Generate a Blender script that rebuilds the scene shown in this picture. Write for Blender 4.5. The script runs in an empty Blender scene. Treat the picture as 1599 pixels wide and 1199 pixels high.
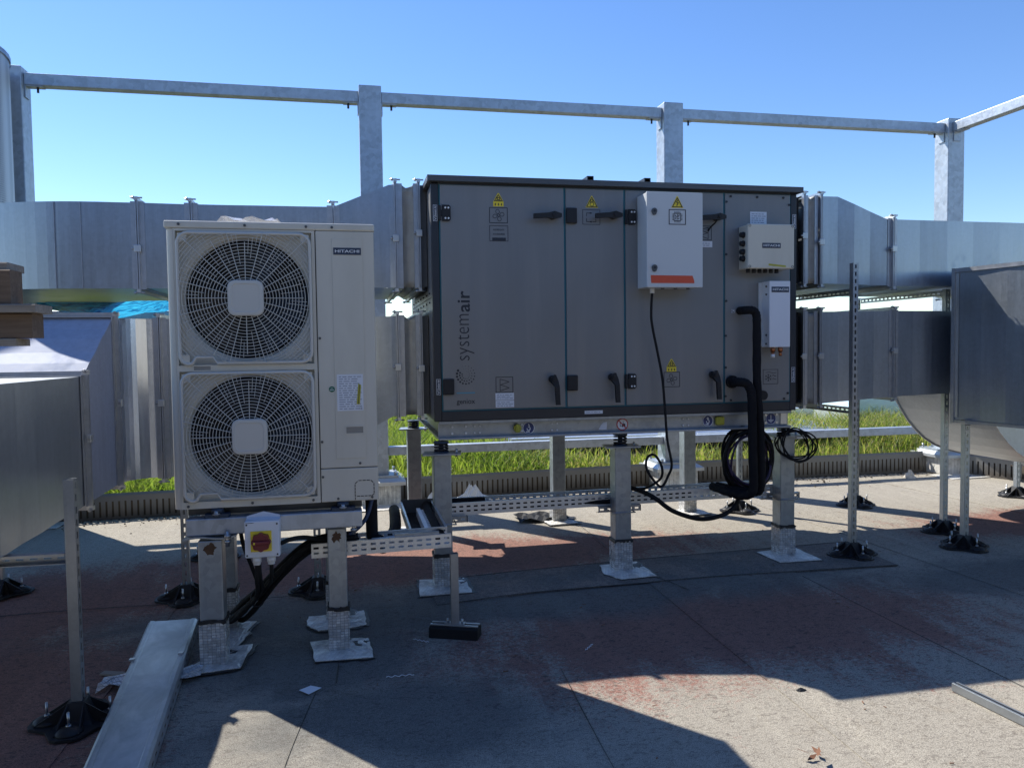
import bpy, bmesh, math, random
import numpy as np
from mathutils import Vector, Matrix
random.seed(7); rng = np.random.default_rng(7)
PI = math.pi
scene = bpy.context.scene
C = scene.collection

# ------------------------------------------------------------------ camera, sky, sun, exposure
def setup_view():
    yaw, pitch, roll, f = 0.207599, 0.04568, -0.0129678, 1206.57
    fw = Vector((math.sin(yaw)*math.cos(pitch), math.cos(yaw)*math.cos(pitch), -math.sin(pitch)))
    r0 = Vector((math.cos(yaw), -math.sin(yaw), 0)); u0 = r0.cross(fw)
    r = r0*math.cos(roll)+u0*math.sin(roll); u = -r0*math.sin(roll)+u0*math.cos(roll)
    cam = bpy.data.cameras.new('camera'); co = bpy.data.objects.new('camera', cam); C.objects.link(co)
    cam.sensor_width = 36; cam.lens = f/1599*36; cam.clip_start = .05; cam.clip_end = 6000
    m = Matrix((r, u, -fw)).transposed().to_4x4(); m.translation = (0, 0, 1.55)
    co.matrix_world = m; scene.camera = co
SUN_AZ, SUN_EL = math.radians(38.0), math.radians(46.4)     # azimuth left of +Y
setup_view()
world = bpy.data.worlds.new('World'); scene.world = world; world.use_nodes = True
wn = world.node_tree.nodes; wl = world.node_tree.links
sky = wn.new('ShaderNodeTexSky'); sky.sky_type = 'NISHITA'; sky.sun_disc = False
sky.sun_elevation = SUN_EL; sky.sun_rotation = -SUN_AZ
sky.altitude = 60; sky.air_density = 1.0; sky.dust_density = 0.05; sky.ozone_density = 3.2
bg = wn['Background']; bg.inputs['Strength'].default_value = 0.118
hs = wn.new('ShaderNodeHueSaturation'); hs.inputs['Saturation'].default_value = 1.18; hs.inputs['Hue'].default_value = .509
wl.new(sky.outputs[0], hs.inputs['Color']); wl.new(hs.outputs[0], bg.inputs[0])
sl = bpy.data.lights.new('sun', 'SUN'); sl.energy = 5.0; sl.angle = math.radians(.5); sl.color = (1, .95, .86)
so = bpy.data.objects.new('sun', sl); C.objects.link(so); so.location = (-8, 12, 20)
sdir = Vector((math.sin(SUN_AZ)*math.cos(SUN_EL), -math.cos(SUN_AZ)*math.cos(SUN_EL), -math.sin(SUN_EL)))
so.rotation_euler = sdir.to_track_quat('-Z', 'Y').to_euler()
scene.view_settings.view_transform = 'Standard'; scene.view_settings.look = 'None'
scene.view_settings.exposure = 0.74; scene.view_settings.gamma = 1.0
scene.view_settings.use_curve_mapping = False

# ------------------------------------------------------------------ materials
class NT:
    def __init__(s, name):
        s.m = bpy.data.materials.new(name); s.m.use_nodes = True
        s.n = s.m.node_tree.nodes; s.l = s.m.node_tree.links; s.b = s.n['Principled BSDF']
        s.tc = s.n.new('ShaderNodeTexCoord').outputs['Object']
    def mapping(s, sc=(1, 1, 1), vec=None):
        m = s.n.new('ShaderNodeMapping'); m.inputs['Scale'].default_value = sc
        s.l.new(vec or s.tc, m.inputs['Vector']); return m.outputs[0]
    def noise(s, scale, detail=4, rough=.55, vec=None, dist=0):
        n = s.n.new('ShaderNodeTexNoise'); n.inputs['Scale'].default_value = scale
        n.inputs['Detail'].default_value = detail; n.inputs['Roughness'].default_value = rough
        n.inputs['Distortion'].default_value = dist
        s.l.new(vec or s.tc, n.inputs['Vector']); return n.outputs['Fac']
    def voro(s, scale, vec=None, out='Color'):
        n = s.n.new('ShaderNodeTexVoronoi'); n.inputs['Scale'].default_value = scale
        s.l.new(vec or s.tc, n.inputs['Vector']); return n.outputs[out]
    def ramp(s, fac, stops):
        r = s.n.new('ShaderNodeValToRGB'); e = r.color_ramp.elements
        while len(e) < len(stops): e.new(.5)
        for k, (p, c) in enumerate(stops):
            e[k].position = p; e[k].color = (c, c, c, 1) if not hasattr(c, '__len__') else (*c, 1)
        s.l.new(fac, r.inputs[0]); return r.outputs[0]
    def mix(s, fac, a, b, mode='MIX'):
        m = s.n.new('ShaderNodeMix'); m.data_type = 'RGBA'; m.blend_type = mode
        for inp, v in ((m.inputs[0], fac), (m.inputs[6], a), (m.inputs[7], b)):
            if hasattr(v, 'is_output'): s.l.new(v, inp)
            elif hasattr(v, '__len__'): inp.default_value = (*v, 1)
            else: inp.default_value = v if inp == m.inputs[0] else (v, v, v, 1)
        return m.outputs[2]
    def math(s, op, a, b=0.0, c=None):
        m = s.n.new('ShaderNodeMath'); m.operation = op
        for i, v in enumerate((a, b) if c is None else (a, b, c)):
            if hasattr(v, 'is_output'): s.l.new(v, m.inputs[i])
            else: m.inputs[i].default_value = v
        return m.outputs[0]
    def xyz(s, vec=None):
        x = s.n.new('ShaderNodeSeparateXYZ'); s.l.new(vec or s.tc, x.inputs[0]); return x.outputs
    def set(s, k, v):
        if hasattr(v, 'is_output'): s.l.new(v, s.b.inputs[k])
        elif hasattr(v, '__len__'): s.b.inputs[k].default_value = (*v, 1)
        else: s.b.inputs[k].default_value = v
    def bump(s, h, strength=.3, dist=.01):
        b = s.n.new('ShaderNodeBump'); b.inputs['Strength'].default_value = strength
        b.inputs['Distance'].default_value = dist
        s.l.new(h, b.inputs['Height']); s.l.new(b.outputs[0], s.b.inputs['Normal'])
M = {}
def plain(name, col, rough=.5, metal=0.0, var=.12, scale=12, bump=0.0, spec=.5):
    t = NT(name); n = t.noise(scale, 5)
    lo = tuple(c*(1-var) for c in col); hi = tuple(min(1, c*(1+var)) for c in col)
    t.set('Base Color', t.mix(n, lo, hi)); t.set('Metallic', metal)
    t.set('Roughness', t.ramp(t.noise(scale*.6, 4), [(.3, max(0, rough-.07)), (.7, min(1, rough+.07))]))
    t.set('Specular IOR Level', spec)
    if bump: t.bump(t.noise(scale*5, 3), bump, .004)
    M[name] = t.m; return t
def galv(name, col, rough, spangle=35, metal=.75, contrast=.16):
    t = NT(name); v = t.voro(spangle); big = t.noise(3.2, 6, .65)
    sp = t.xyz(v)[0]
    a = tuple(c*(1-contrast) for c in col); b = tuple(min(1, c*(1+contrast)) for c in col)
    k = t.math('ADD', t.math('MULTIPLY', sp, .45), t.math('MULTIPLY', t.noise(14, 5, .7), .6))
    c1 = t.mix(k, a, b)
    c2 = t.mix(t.ramp(big, [(.42, 0), (.62, 1)]), c1, t.mix(.5, c1, tuple(min(1, c*1.25) for c in col)))
    drips = t.noise(5, 3, .6, t.mapping((6, 6, .5)))
    c3 = t.mix(t.ramp(drips, [(.55, 0), (.75, .35)]), c2, tuple(min(1, c*1.35) for c in col))
    t.set('Base Color', c3); t.set('Metallic', metal)
    t.set('Roughness', t.math('ADD', t.math('MULTIPLY', sp, .12), t.math('MULTIPLY', big, .2))
          if False else t.math('MULTIPLY_ADD', t.noise(20, 4), .22, rough-.1))
    t.bump(t.noise(30, 4), .12, .003); M[name] = t.m
galv('galv_post', (.38, .42, .47), .48, 26, .7, .30)
galv('galv_leg', (.30, .335, .37), .42, 32, .7, .26)
galv('strut_steel', (.36, .385, .41), .42, 90, .85, .1)
galv('tray_steel', (.68, .70, .71), .42, 90, .7, .08)
def ductmat(name, col, rough, metal=.82):
    t = NT(name); st = t.noise(9, 4, .6, t.mapping((3.0, 3.0, .16)))
    fine = t.noise(160, 3, .6, t.mapping((1, 1, .05))); blot = t.noise(2.4, 5, .6)
    sp = t.xyz(t.voro(48))[1]
    k = t.math('ADD', t.math('MULTIPLY', st, .5), t.math('ADD', t.math('MULTIPLY', fine, .25), t.math('MULTIPLY', blot, .35)))
    k = t.math('ADD', k, t.math('MULTIPLY', sp, .13))
    t.set('Base Color', t.mix(t.ramp(k, [(.35, 0), (.8, 1)]), tuple(c*.86 for c in col), tuple(min(1, c*1.10) for c in col)))
    wr = t.math('MULTIPLY', t.ramp(t.noise(2.3, 6, .75, t.mapping((2.2, 2.2, .7)), .6), [(.60, 0), (.72, .28)]), t.ramp(t.noise(34, 4, .7), [(.4, .3), (.6, 1)]))
    t.set('Base Color', t.mix(wr, t.mix(t.ramp(k, [(.35, 0), (.8, 1)]), tuple(c*.84 for c in col), tuple(min(1, c*1.12) for c in col)), tuple(min(1, c*1.35+.05) for c in col)))
    stain = t.ramp(t.noise(1.7, 6, .7, t.mapping((1, 1, .6)), .4), [(.60, 0), (.74, .16)])
    t.set('Roughness', t.math('ADD', t.math('MULTIPLY_ADD', k, .22, rough-.12), stain))
    t.set('Metallic', metal); t.bump(t.noise(2.2, 3, .5, t.mapping((1.5, 1.5, .5))), .16, .02)
    M[name] = t.m
ductmat('duct', (.36, .40, .45), .31)
ductmat('duct_weathered', (.34, .375, .46), .72, .10)
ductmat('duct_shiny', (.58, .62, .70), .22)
plain('flange', (.44, .46, .49), .4, .85, .2, 25, .1)
plain('clamp', (.58, .60, .61), .35, .8, .1)
plain('flexcloth', (.33, .33, .31), .55, .15, .25, 14, .3)
t = plain('ahu_panel', (.125, .130, .135), .40, .35, .04, 40)
t.set('Base Color', t.mix(t.noise(1.6, 4, .5), (.185, .190, .197), (.222, .222, .222)))
pst = t.noise(1.0, 5, .65, t.mapping((9, 9, .5)), .3)
t.set('Base Color', t.mix(t.ramp(pst, [(.48, 0), (.72, .35)]), t.mix(t.noise(1.6, 4, .5), (.200, .207, .214), (.238, .239, .239)), (.29, .283, .272)))
t.set('Roughness', t.ramp(t.noise(2.5, 5, .65, t.mapping((2, 2, .7))), [(.35, .36), (.65, .52)]))
t.bump(t.noise(1.1, 2, .4), .05, .02)
plain('ahu_frame', (.022, .026, .034), .42, 0, .15, 10, .05)
plain('ahu_roof', (.10, .105, .11), .45, .4, .12, 8)
plain('gasket', (.018, .14, .19), .5, 0, .1)
plain('black_plastic', (.009, .009, .011), .6, 0, .2, 20, .08)
plain('black_rubber', (.010, .010, .011), .75, 0, .3, 30, .25, .3)
plain('black_foam', (.009, .009, .011), .85, 0, .3, 25, .2, .25)
plain('purple_cable', (.035, .018, .06), .5)
plain('blue_cable', (.02, .05, .13), .45)
t = plain('cream', (.56, .55, .495), .42, 0, .05, 5)
g = t.noise(1.8, 6, .65, t.mapping((2.5, 2.5, .6)))
t.set('Base Color', t.mix(t.ramp(g, [(.44, 0), (.75, .45)]), (.60, .575, .495), (.45, .425, .355)))
plain('cream_guard', (.56, .55, .505), .45, 0, .04, 5)
plain('recess_shade', (.25, .24, .215), .5)  # darkened cream, standing for the shade inside the grips
plain('fan_dark', (.008, .009, .012), .5, 0, .2)
plain('coil_dark', (.006, .007, .009), .6, .2, .3, 60)
plain('white_box', (.55, .58, .60), .38, .0, .03, 4)
plain('white_case', (.70, .73, .78), .35, 0, .03, 4)
plain('isolator_white', (.66, .70, .76), .4, 0, .04, 6)
plain('navy', (.035, .05, .085), .4, 0, .05)
plain('print_dark', (.018, .022, .032), .5, 0, .05)
plain('print_white', (.72, .74, .76), .5, 0, .05)
plain('label_white', (.66, .69, .74), .45, 0, .06, 30)
plain('print_grey', (.24, .27, .33), .5, 0, .2, 60)
plain('yellow', (.80, .62, .04), .45, 0, .08)
plain('yellow_dull', (.40, .38, .04), .5, 0, .25, 40)
plain('dark_red', (.15, .012, .022), .38, 0, .1)
plain('red_ring', (.45, .03, .03), .45, 0, .1)
plain('orange_red', (.62, .085, .035), .5, 0, .08, 30)
plain('blue_sign', (.015, .035, .15), .4, 0, .05)
plain('line_blue', (.08, .30, .42), .5, 0, .05)
plain('green_sticker', (.01, .12, .075), .5)
plain('copper', (.42, .16, .07), .4, .8, .3, 30)
plain('rust', (.10, .055, .03), .85, .1, .5, 40, .3)
plain('bolt', (.42, .43, .44), .35, .9, .1)
plain('pad_blue', (.03, .05, .085), .5, .1, .2)
plain('sealant', (.008, .008, .009), .55, 0, .3, 40, .5)
plain('plastic_white', (.70, .71, .72), .35, 0, .1)
plain('paper', (.72, .73, .75), .7, 0, .05)
plain('stone', (.50, .46, .40), .9, 0, .25, 20, .5)
plain('aluminium', (.70, .71, .72), .38, .85, .1, 20)
plain('plinth_metal', (.55, .57, .58), .45, .6, .15, 20)
plain('leaf_brown', (.16, .07, .035), .8, 0, .4, 30)
plain('soil', (.07, .055, .04), .95, 0, .5, 9, .6)
plain('blocker_dark', (.045, .050, .055), .6, .2, .1, 4)  # surface of the added light-blocking wall
plain('far_land', (.11, .13, .08), .95, 0, .35, .01)
plain('roof_edge', (.5, .5, .48), .8, 0, .1)
t = plain('tray_lid', (.40, .43, .46), .42, .8, .18, 6)
t.set('Base Color', t.mix(t.ramp(t.noise(7, 6, .7, t.mapping((1, .45, 1)), .5), [(.4, 0), (.72, 1)]), (.34, .37, .41), (.55, .58, .62)))
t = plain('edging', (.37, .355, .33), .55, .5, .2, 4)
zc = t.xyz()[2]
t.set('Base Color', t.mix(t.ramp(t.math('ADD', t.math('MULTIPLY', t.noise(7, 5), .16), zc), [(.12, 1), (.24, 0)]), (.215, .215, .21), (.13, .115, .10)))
# foil flashing, embossed grid
def foil(name, col, metal, rough, vert):
    t = NT(name)
    bt = t.n.new('ShaderNodeTexBrick'); bt.inputs['Scale'].default_value = 1
    bt.offset = 0.0
    bt.inputs['Brick Width'].default_value = .02; bt.inputs['Row Height'].default_value = .014
    bt.inputs['Mortar Size'].default_value = .0016; bt.inputs['Mortar Smooth'].default_value = .6
    bt.inputs['Color1'].default_value = (1, 1, 1, 1); q2 = .52 if vert else .82; mo = .26 if vert else .66
    bt.inputs['Color2'].default_value = (q2, q2, q2, 1); bt.inputs['Mortar'].default_value = (mo, mo, mo, 1)  # lighter and darker cells paint row glints into the colour
    if vert:
        x = t.xyz(); cb = t.n.new('ShaderNodeCombineXYZ')
        t.l.new(t.math('ADD', x[0], x[1]), cb.inputs[0]); t.l.new(x[2], cb.inputs[1])
        wob = cb.outputs[0]
    else:
        mp = t.n.new('ShaderNodeMapping'); mp.inputs['Rotation'].default_value = (0, 0, .35); t.l.new(t.tc, mp.inputs[0]); wob = mp.outputs[0]
    nv = t.n.new('ShaderNodeTexNoise'); nv.inputs['Scale'].default_value = 12; t.l.new(t.tc, nv.inputs['Vector'])
    vm = t.n.new('ShaderNodeVectorMath'); vm.operation = 'MULTIPLY_ADD'
    t.l.new(nv.outputs['Color'], vm.inputs[0]); vm.inputs[1].default_value = (.012, .012, .012); t.l.new(wob, vm.inputs[2])
    t.l.new(vm.outputs[0], bt.inputs['Vector'])
    dirt = t.ramp(t.noise(9, 5, .7), [(.42, 0), (.66, .85)])
    t.set('Base Color', t.mix(dirt, t.mix(1.0, bt.outputs[0], col, 'MULTIPLY'), tuple(c*.42 for c in col)))
    t.set('Metallic', metal); t.set('Roughness', t.math('MULTIPLY_ADD', t.noise(25, 4), .3, rough-.15))
    t.bump(t.math('SUBTRACT', t.math('MULTIPLY', t.noise(16, 4, .6), 2.0 if not vert else .5), bt.outputs['Fac']), .55, .006); M[name] = t.m
foil('foil_wrap', (.90, .90, .89), .35, .28, True)
foil('foil_sheet', (.84, .82, .77), .15, .45, False)
# wood
def wood(name, a, b):
    t = NT(name); g = t.noise(3.0, 6, .65, t.mapping((1.2, 14, 14)), 1.2)
    t.set('Base Color', t.mix(t.ramp(g, [(.32, 0), (.7, 1)]), a, b)); t.set('Roughness', .85)
    t.bump(g, .35, .004); M[name] = t.m
wood('wood_grey', (.20, .165, .13), (.36, .31, .25))
wood('wood_brown', (.115, .075, .048), (.21, .145, .095))
# translucent blue sheet
t = NT('blue_film'); n = t.noise(6, 5, .6, t.mapping((1, 2, 2)))
fo = t.ramp(t.noise(5, 4, .6, t.mapping((1.0, 3.0, 3.0)), 1.2), [(.38, 0), (.62, 1)])  # noise folds: crease shading painted as darker blue
t.set('Base Color', t.mix(fo, (.0, .10, .26), (.03, .42, .66))); t.set('Roughness', .22)
tr = t.n.new('ShaderNodeBsdfTranslucent'); t.l.new(t.mix(fo, (.0, .13, .34), (.04, .48, .80)), tr.inputs[0])
mx = t.n.new('ShaderNodeMixShader'); mx.inputs[0].default_value = .55
out = t.n['Material Output']; t.l.new(t.b.outputs[0], mx.inputs[1]); t.l.new(tr.outputs[0], mx.inputs[2]); t.l.new(mx.outputs[0], out.inputs[0])
t.bump(n, .4, .02); M['blue_film'] = t.m
# clear film / pale acrylic
t = NT('clear_film'); t.set('Base Color', (.8, .8, .85)); t.set('Roughness', .15); t.set('Alpha', .55); M['clear_film'] = t.m
t = NT('acrylic'); t.set('Base Color', t.mix(t.noise(3), (.50, .66, .62), (.62, .76, .73))); t.set('Roughness', .12); t.set('Transmission Weight', .25); M['acrylic'] = t.m
# perforated sheet (holes about a pixel across)
t = NT('perforated_sheet'); v = t.n.new('ShaderNodeTexVoronoi'); v.inputs['Scale'].default_value = 55; v.inputs['Randomness'].default_value = 0
t.l.new(t.tc, v.inputs['Vector'])
t.set('Base Color', t.mix(t.ramp(v.outputs['Distance'], [(.36, 1), (.42, 0)]), (.50, .52, .55), (.12, .14, .17)))
t.set('Metallic', .5); t.set('Roughness', .5); M['perforated_sheet'] = t.m
# grass
t = NT('grass'); oi = t.noise(.9, 4, .6); h2 = t.noise(26, 2, .5)
c = t.mix(t.ramp(oi, [(.36, 0), (.62, 1)]), (.075, .140, .016), (.165, .225, .030))
xg = t.xyz(t.n.new('ShaderNodeNewGeometry').outputs['Position'])[0]
c = t.mix(t.math('MULTIPLY', t.ramp(h2, [(.44, 0), (.62, .95)]), t.ramp(t.math('MULTIPLY', xg, .2), [(.30, .3), (.52, 1)])), c, (.27, .235, .11))
t.set('Base Color', c); t.set('Roughness', .55)
tr = t.n.new('ShaderNodeBsdfTranslucent'); t.l.new(t.mix(1.0, c, (1.9, 1.9, 1.3), 'MULTIPLY'), tr.inputs[0])
mx = t.n.new('ShaderNodeMixShader'); mx.inputs[0].default_value = .5
out = t.n['Material Output']; t.l.new(t.b.outputs[0], mx.inputs[1]); t.l.new(tr.outputs[0], mx.inputs[2]); t.l.new(mx.outputs[0], out.inputs[0])
M['grass'] = t.m
# mineral roofing felt: beige grey, brick red and slate granules
def felt(name, slate=None):
    t = NT(name); gp = t.n.new('ShaderNodeNewGeometry').outputs['Position']
    x = t.xyz(gp)
    big = t.noise(.55, 4, .6, gp, .6); med = t.noise(1.9, 6, .65, gp, .8); fine = t.noise(38, 6, .8, gp); gran = t.noise(210, 3, .75, gp)
    streak = t.noise(2.2, 5, .65, t.mapping((2.6, .35, 1), gp))
    grey = t.mix(fine, (.190, .168, .138), (.415, .385, .325))
    slat = t.mix(fine, (.085, .086, .082), (.165, .163, .153))
    red = t.mix(fine, (.13, .054, .040), (.30, .130, .100))
    def gauss(cx, cy, sx, sy):
        dx = t.math('DIVIDE', t.math('SUBTRACT', x[0], cx), sx); dy = t.math('DIVIDE', t.math('SUBTRACT', x[1], cy), sy)
        d = t.math('ADD', t.math('MULTIPLY', dx, dx), t.math('MULTIPLY', dy, dy))
        return t.math('POWER', 2.718, t.math('MULTIPLY', d, -1.0))
    blobs = gauss(.4, 5.65, 2.3, .62)
    for a in ((6.0, 5.5, 1.7, .55, .85), (2.0, 3.9, 1.9, .8, .82), (-2.0, 5.2, 1.2, .9, .95), (-1.7, 3.6, .9, 1.3, .95), (.9, 3.4, .8, .45, .5)):
        blobs = t.math('MAXIMUM', blobs, t.math('MULTIPLY', gauss(*a[:4]), a[4]))
    rm = t.math('ADD', t.math('MULTIPLY', blobs, .80), t.math('ADD', t.math('MULTIPLY', med, .55), t.math('MULTIPLY', streak, .60)))
    redm = t.ramp(t.math('ADD', rm, t.math('MULTIPLY', t.math('SUBTRACT', fine, .5), 1.1)), [(.80, 0), (1.22, .85)])
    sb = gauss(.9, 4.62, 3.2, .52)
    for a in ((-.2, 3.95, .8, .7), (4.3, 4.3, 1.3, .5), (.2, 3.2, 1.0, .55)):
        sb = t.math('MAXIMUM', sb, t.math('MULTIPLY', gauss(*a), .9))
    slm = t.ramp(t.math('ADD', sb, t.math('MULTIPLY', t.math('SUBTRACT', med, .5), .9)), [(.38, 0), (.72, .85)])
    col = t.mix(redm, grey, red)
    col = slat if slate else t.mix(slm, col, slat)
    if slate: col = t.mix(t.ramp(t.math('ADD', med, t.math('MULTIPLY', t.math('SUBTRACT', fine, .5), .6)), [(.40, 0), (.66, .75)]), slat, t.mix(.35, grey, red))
    speck = t.ramp(gran, [(.37, .44), (.5, 1), (.64, 1.32)])
    col = t.mix(1.0, col, speck, 'MULTIPLY')
    dirt = t.ramp(t.noise(6, 6, .75, gp, 1.0), [(.56, 0), (.68, .5)])
    scr = t.ramp(t.noise(30, 4, .65, t.mapping((.8, 1.5, 1), gp), 1.8), [(.53, 0), (.60, .75)])
    spot = t.math('MULTIPLY', scr, t.ramp(t.math('ADD', t.math('MULTIPLY', streak, .6), t.math('MULTIPLY', blobs, .45)), [(.24, .32), (.56, 1)]))
    col = t.mix(spot, col, (.062, .047, .042))
    col = t.mix(dirt, col, t.mix(1.0, col, (.72, .68, .63), 'MULTIPLY'))
    pale = t.ramp(t.noise(1.0, 4, .6, t.mapping((4.2, .16, 1), gp), .25), [(.50, 0), (.66, .55)])
    col = t.mix(pale, col, t.mix(1.0, col, (1.22, 1.22, 1.2), 'MULTIPLY'))
    t.set('Base Color', col); t.set('Roughness', .88); t.set('Specular IOR Level', .25)
    t.bump(t.math('ADD', t.math('MULTIPLY', gran, .4), t.math('ADD', fine, t.math('MULTIPLY', med, 3))), .45, .006)
    M[name] = t.m
felt('felt'); felt('felt_slate', True)

# ------------------------------------------------------------------ mesh helpers
class B:
    def __init__(s): s.v = []; s.f = []; s.sm = []
    def add(s, vs, fs, smooth=False):
        o = len(s.v); s.v += [tuple(p) for p in vs]
        for f in fs: s.f.append(tuple(i+o for i in f)); s.sm.append(smooth)
        return s
    def box(s, x0, y0, z0, x1, y1, z1, bev=0.0):
        x0, x1 = min(x0, x1), max(x0, x1); y0, y1 = min(y0, y1), max(y0, y1); z0, z1 = min(z0, z1), max(z0, z1)
        if not bev:
            return s.add([(x0, y0, z0), (x1, y0, z0), (x1, y1, z0), (x0, y1, z0), (x0, y0, z1), (x1, y0, z1), (x1, y1, z1), (x0, y1, z1)],
                         [(0, 3, 2, 1), (4, 5, 6, 7), (0, 1, 5, 4), (1, 2, 6, 5), (2, 3, 7, 6), (3, 0, 4, 7)])
        bm = bmesh.new(); bmesh.ops.create_cube(bm, size=1)
        for v in bm.verts: v.co = Vector(((x0+x1)/2+v.co.x*(x1-x0), (y0+y1)/2+v.co.y*(y1-y0), (z0+z1)/2+v.co.z*(z1-z0)))
        bmesh.ops.bevel(bm, geom=bm.edges[:], offset=bev, segments=2, affect='EDGES', profile=.5)
        return s.bm(bm)
    def bm(s, bm, smooth=False):
        bm.verts.index_update()
        s.add([v.co[:] for v in bm.verts], [[v.index for v in f.verts] for f in bm.faces], smooth); bm.free(); return s
    def obox(s, c, ax, ay, az):           # oriented box: centre and three half-axis vectors
        c, ax, ay, az = map(Vector, (c, ax, ay, az)); vs = []
        for k in (-1, 1):
            for i, j in ((-1, -1), (1, -1), (1, 1), (-1, 1)): vs.append(c+ax*i+ay*j+az*k)
        return s.add(vs, [(0, 3, 2, 1), (4, 5, 6, 7), (0, 1, 5, 4), (1, 2, 6, 5), (2, 3, 7, 6), (3, 0, 4, 7)])
    def prism(s, pts, d, smooth=False):    # polygon extruded by vector d
        n = len(pts); d = Vector(d); vs = [Vector(p) for p in pts]; vs += [p+d for p in vs]
        fs = [tuple(range(n))[::-1], tuple(range(n, 2*n))]
        s.add(vs, fs); o = len(s.v)-2*n
        for i in range(n):
            j = (i+1) % n; s.f.append((o+i, o+j, o+n+j, o+n+i)); s.sm.append(smooth)
        return s
    def loft(s, rings, cap=True, closed=True, smooth=False):
        n = len(rings[0]); vs = [p for r in rings for p in r]; fs = []
        for k in range(len(rings)-1):
            for i in range(n if closed else n-1):
                j = (i+1) % n; fs.append((k*n+i, k*n+j, (k+1)*n+j, (k+1)*n+i))
        s.add(vs, fs, smooth)
        if cap and closed:
            o = len(s.v)-len(vs); s.f.append(tuple(range(o+n-1, o-1, -1))); s.sm.append(False)
            e = o+(len(rings)-1)*n; s.f.append(tuple(range(e, e+n))); s.sm.append(False)
        return s
    def tube(s, path, r, n=8, closed=False, smooth=True):
        P = [Vector(p) for p in path]; m = len(P); rings = []; up = None
        for i in range(m):
            a = P[(i-1) % m] if (closed or i > 0) else P[i]; b = P[(i+1) % m] if (closed or i < m-1) else P[i]
            t = (b-a).normalized()
            if up is None:
                up = Vector((0, 0, 1)) if abs(t.z) < .9 else Vector((1, 0, 0))
            u = (up-t*up.dot(t))
            if u.length < 1e-5: u = t.orthogonal()
            u.normalize(); up = u; w = t.cross(u); rr = r[i] if hasattr(r, '__len__') else r
            rings.append([P[i]+(u*math.cos(2*PI*k/n)+w*math.sin(2*PI*k/n))*rr for k in range(n)])
        if closed: rings.append(rings[0])
        return s.loft(rings, not closed, True, smooth)
    def cyl(s, a, b, r, n=16, r2=None):
        a, b = Vector(a), Vector(b); t = (b-a).normalized(); u = t.orthogonal().normalized(); w = t.cross(u)
        r2 = r if r2 is None else r2
        return s.loft([[p+(u*math.cos(2*PI*k/n)+w*math.sin(2*PI*k/n))*q for k in range(n)] for p, q in ((a, r), (b, r2))], True, True, True)
    # ---- flat work on a vertical plane facing -Y (x right, z up)
    def fpoly(s, pts, y, th=.0012):
        return s.prism([(p[0], y, p[1]) for p in pts], (0, -th, 0))
    def frect(s, x0, z0, x1, z1, y, th=.0012): return s.box(x0, y-th, z0, x1, y, z1)
    def fdisc(s, x, z, r, y, th=.0012, n=24): return s.fpoly([(x+r*math.cos(2*PI*k/n), z+r*math.sin(2*PI*k/n)) for k in range(n)], y, th)
    def fring(s, x, z, r0, r1, y, th=.0012, n=24):
        for k in range(n):
            a, b = 2*PI*k/n, 2*PI*(k+1)/n
            s.fpoly([(x+r*math.cos(t), z+r*math.sin(t)) for r, t in ((r0, a), (r0, b), (r1, b), (r1, a))][::-1], y, th)
        return s
    def stroke(s, pts, w, y, th=.0012, closed=False):
        n = len(pts)
        for i in range(n if closed else n-1):
            a, b = Vector(pts[i]), Vector(pts[(i+1) % n]); d = (b-a)
            if d.length < 1e-6: continue
            d.normalize(); q = Vector((-d.y, d.x))*w/2; e = d*w*.35
            s.fpoly([a-e-q, b+e-q, b+e+q, a-e+q], y, th+.00008*(i % 3))
        return s
    def frame(s, x0, z0, x1, z1, w, y, th=.0012):
        s.frect(x0, z0, x1, z0+w, y, th); s.frect(x0, z1-w, x1, z1, y, th); s.frect(x0, z0+w, x0+w, z1-w, y, th); s.frect(x1-w, z0+w, x1, z1-w, y, th); return s
    # sheet with rows of rectangular holes: origin o, length axis u, width axis w
    def perf(s, o, u, w, L, rows, W, pitch, hole, start=0.0):
        o, u, w = Vector(o), Vector(u).normalized(), Vector(w).normalized()
        n = max(1, int(L/pitch)); p = L/n; edges = [0.0]
        for c, h in rows: edges += [c-h/2, c+h/2]
        edges.append(W)
        def q(a0, a1, b0, b1): s.add([o+u*a0+w*b0, o+u*a1+w*b0, o+u*a1+w*b1, o+u*a0+w*b1], [(0, 1, 2, 3)])
        for k in range(0, len(edges), 2): q(0, L, edges[k], edges[k+1])
        for k in range(1, len(edges)-1, 2):
            for i in range(n):
                h0 = i*p+(p-hole)/2; q(i*p, h0, edges[k], edges[k+1]); q(h0+hole, (i+1)*p, edges[k], edges[k+1])
        return s
ORG = {}
def root_of(o):
    while o.parent: o = o.parent
    return o
def mesh_from(name, b):
    me = bpy.data.meshes.new(name); me.from_pydata(b.v, [], b.f)
    me.polygons.foreach_set('use_smooth', b.sm); me.update()
    return me
SPLIT = {'threaded_rod', 'corner_frame', 'angle_bracket', 'bracket_bolt', 'anchor_bolts', 'hinge_screw', 'panel_screw', 'case_screw', 'flange_clamp', 'flange_bolt', 'cable_gland', 'copper_stub',
         'cross_rail', 'base_bolt', 'earth_bolts', 'lid_screw', 'corner_tab', 'comb_teeth', 'plate_bolt', 'lid_clip', 'block_rail', 'roof_rail', 'blank_plug', 'side_screw', 'connector_strip', 'rubber_mount', 'mount_bolt', 'black_cable', 'purple_cable', 'dark_inner', 'flow_sticker', 'gasket', 'base_frame', 'flange', 'seam_rib', 'edging_panel_'}
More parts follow.
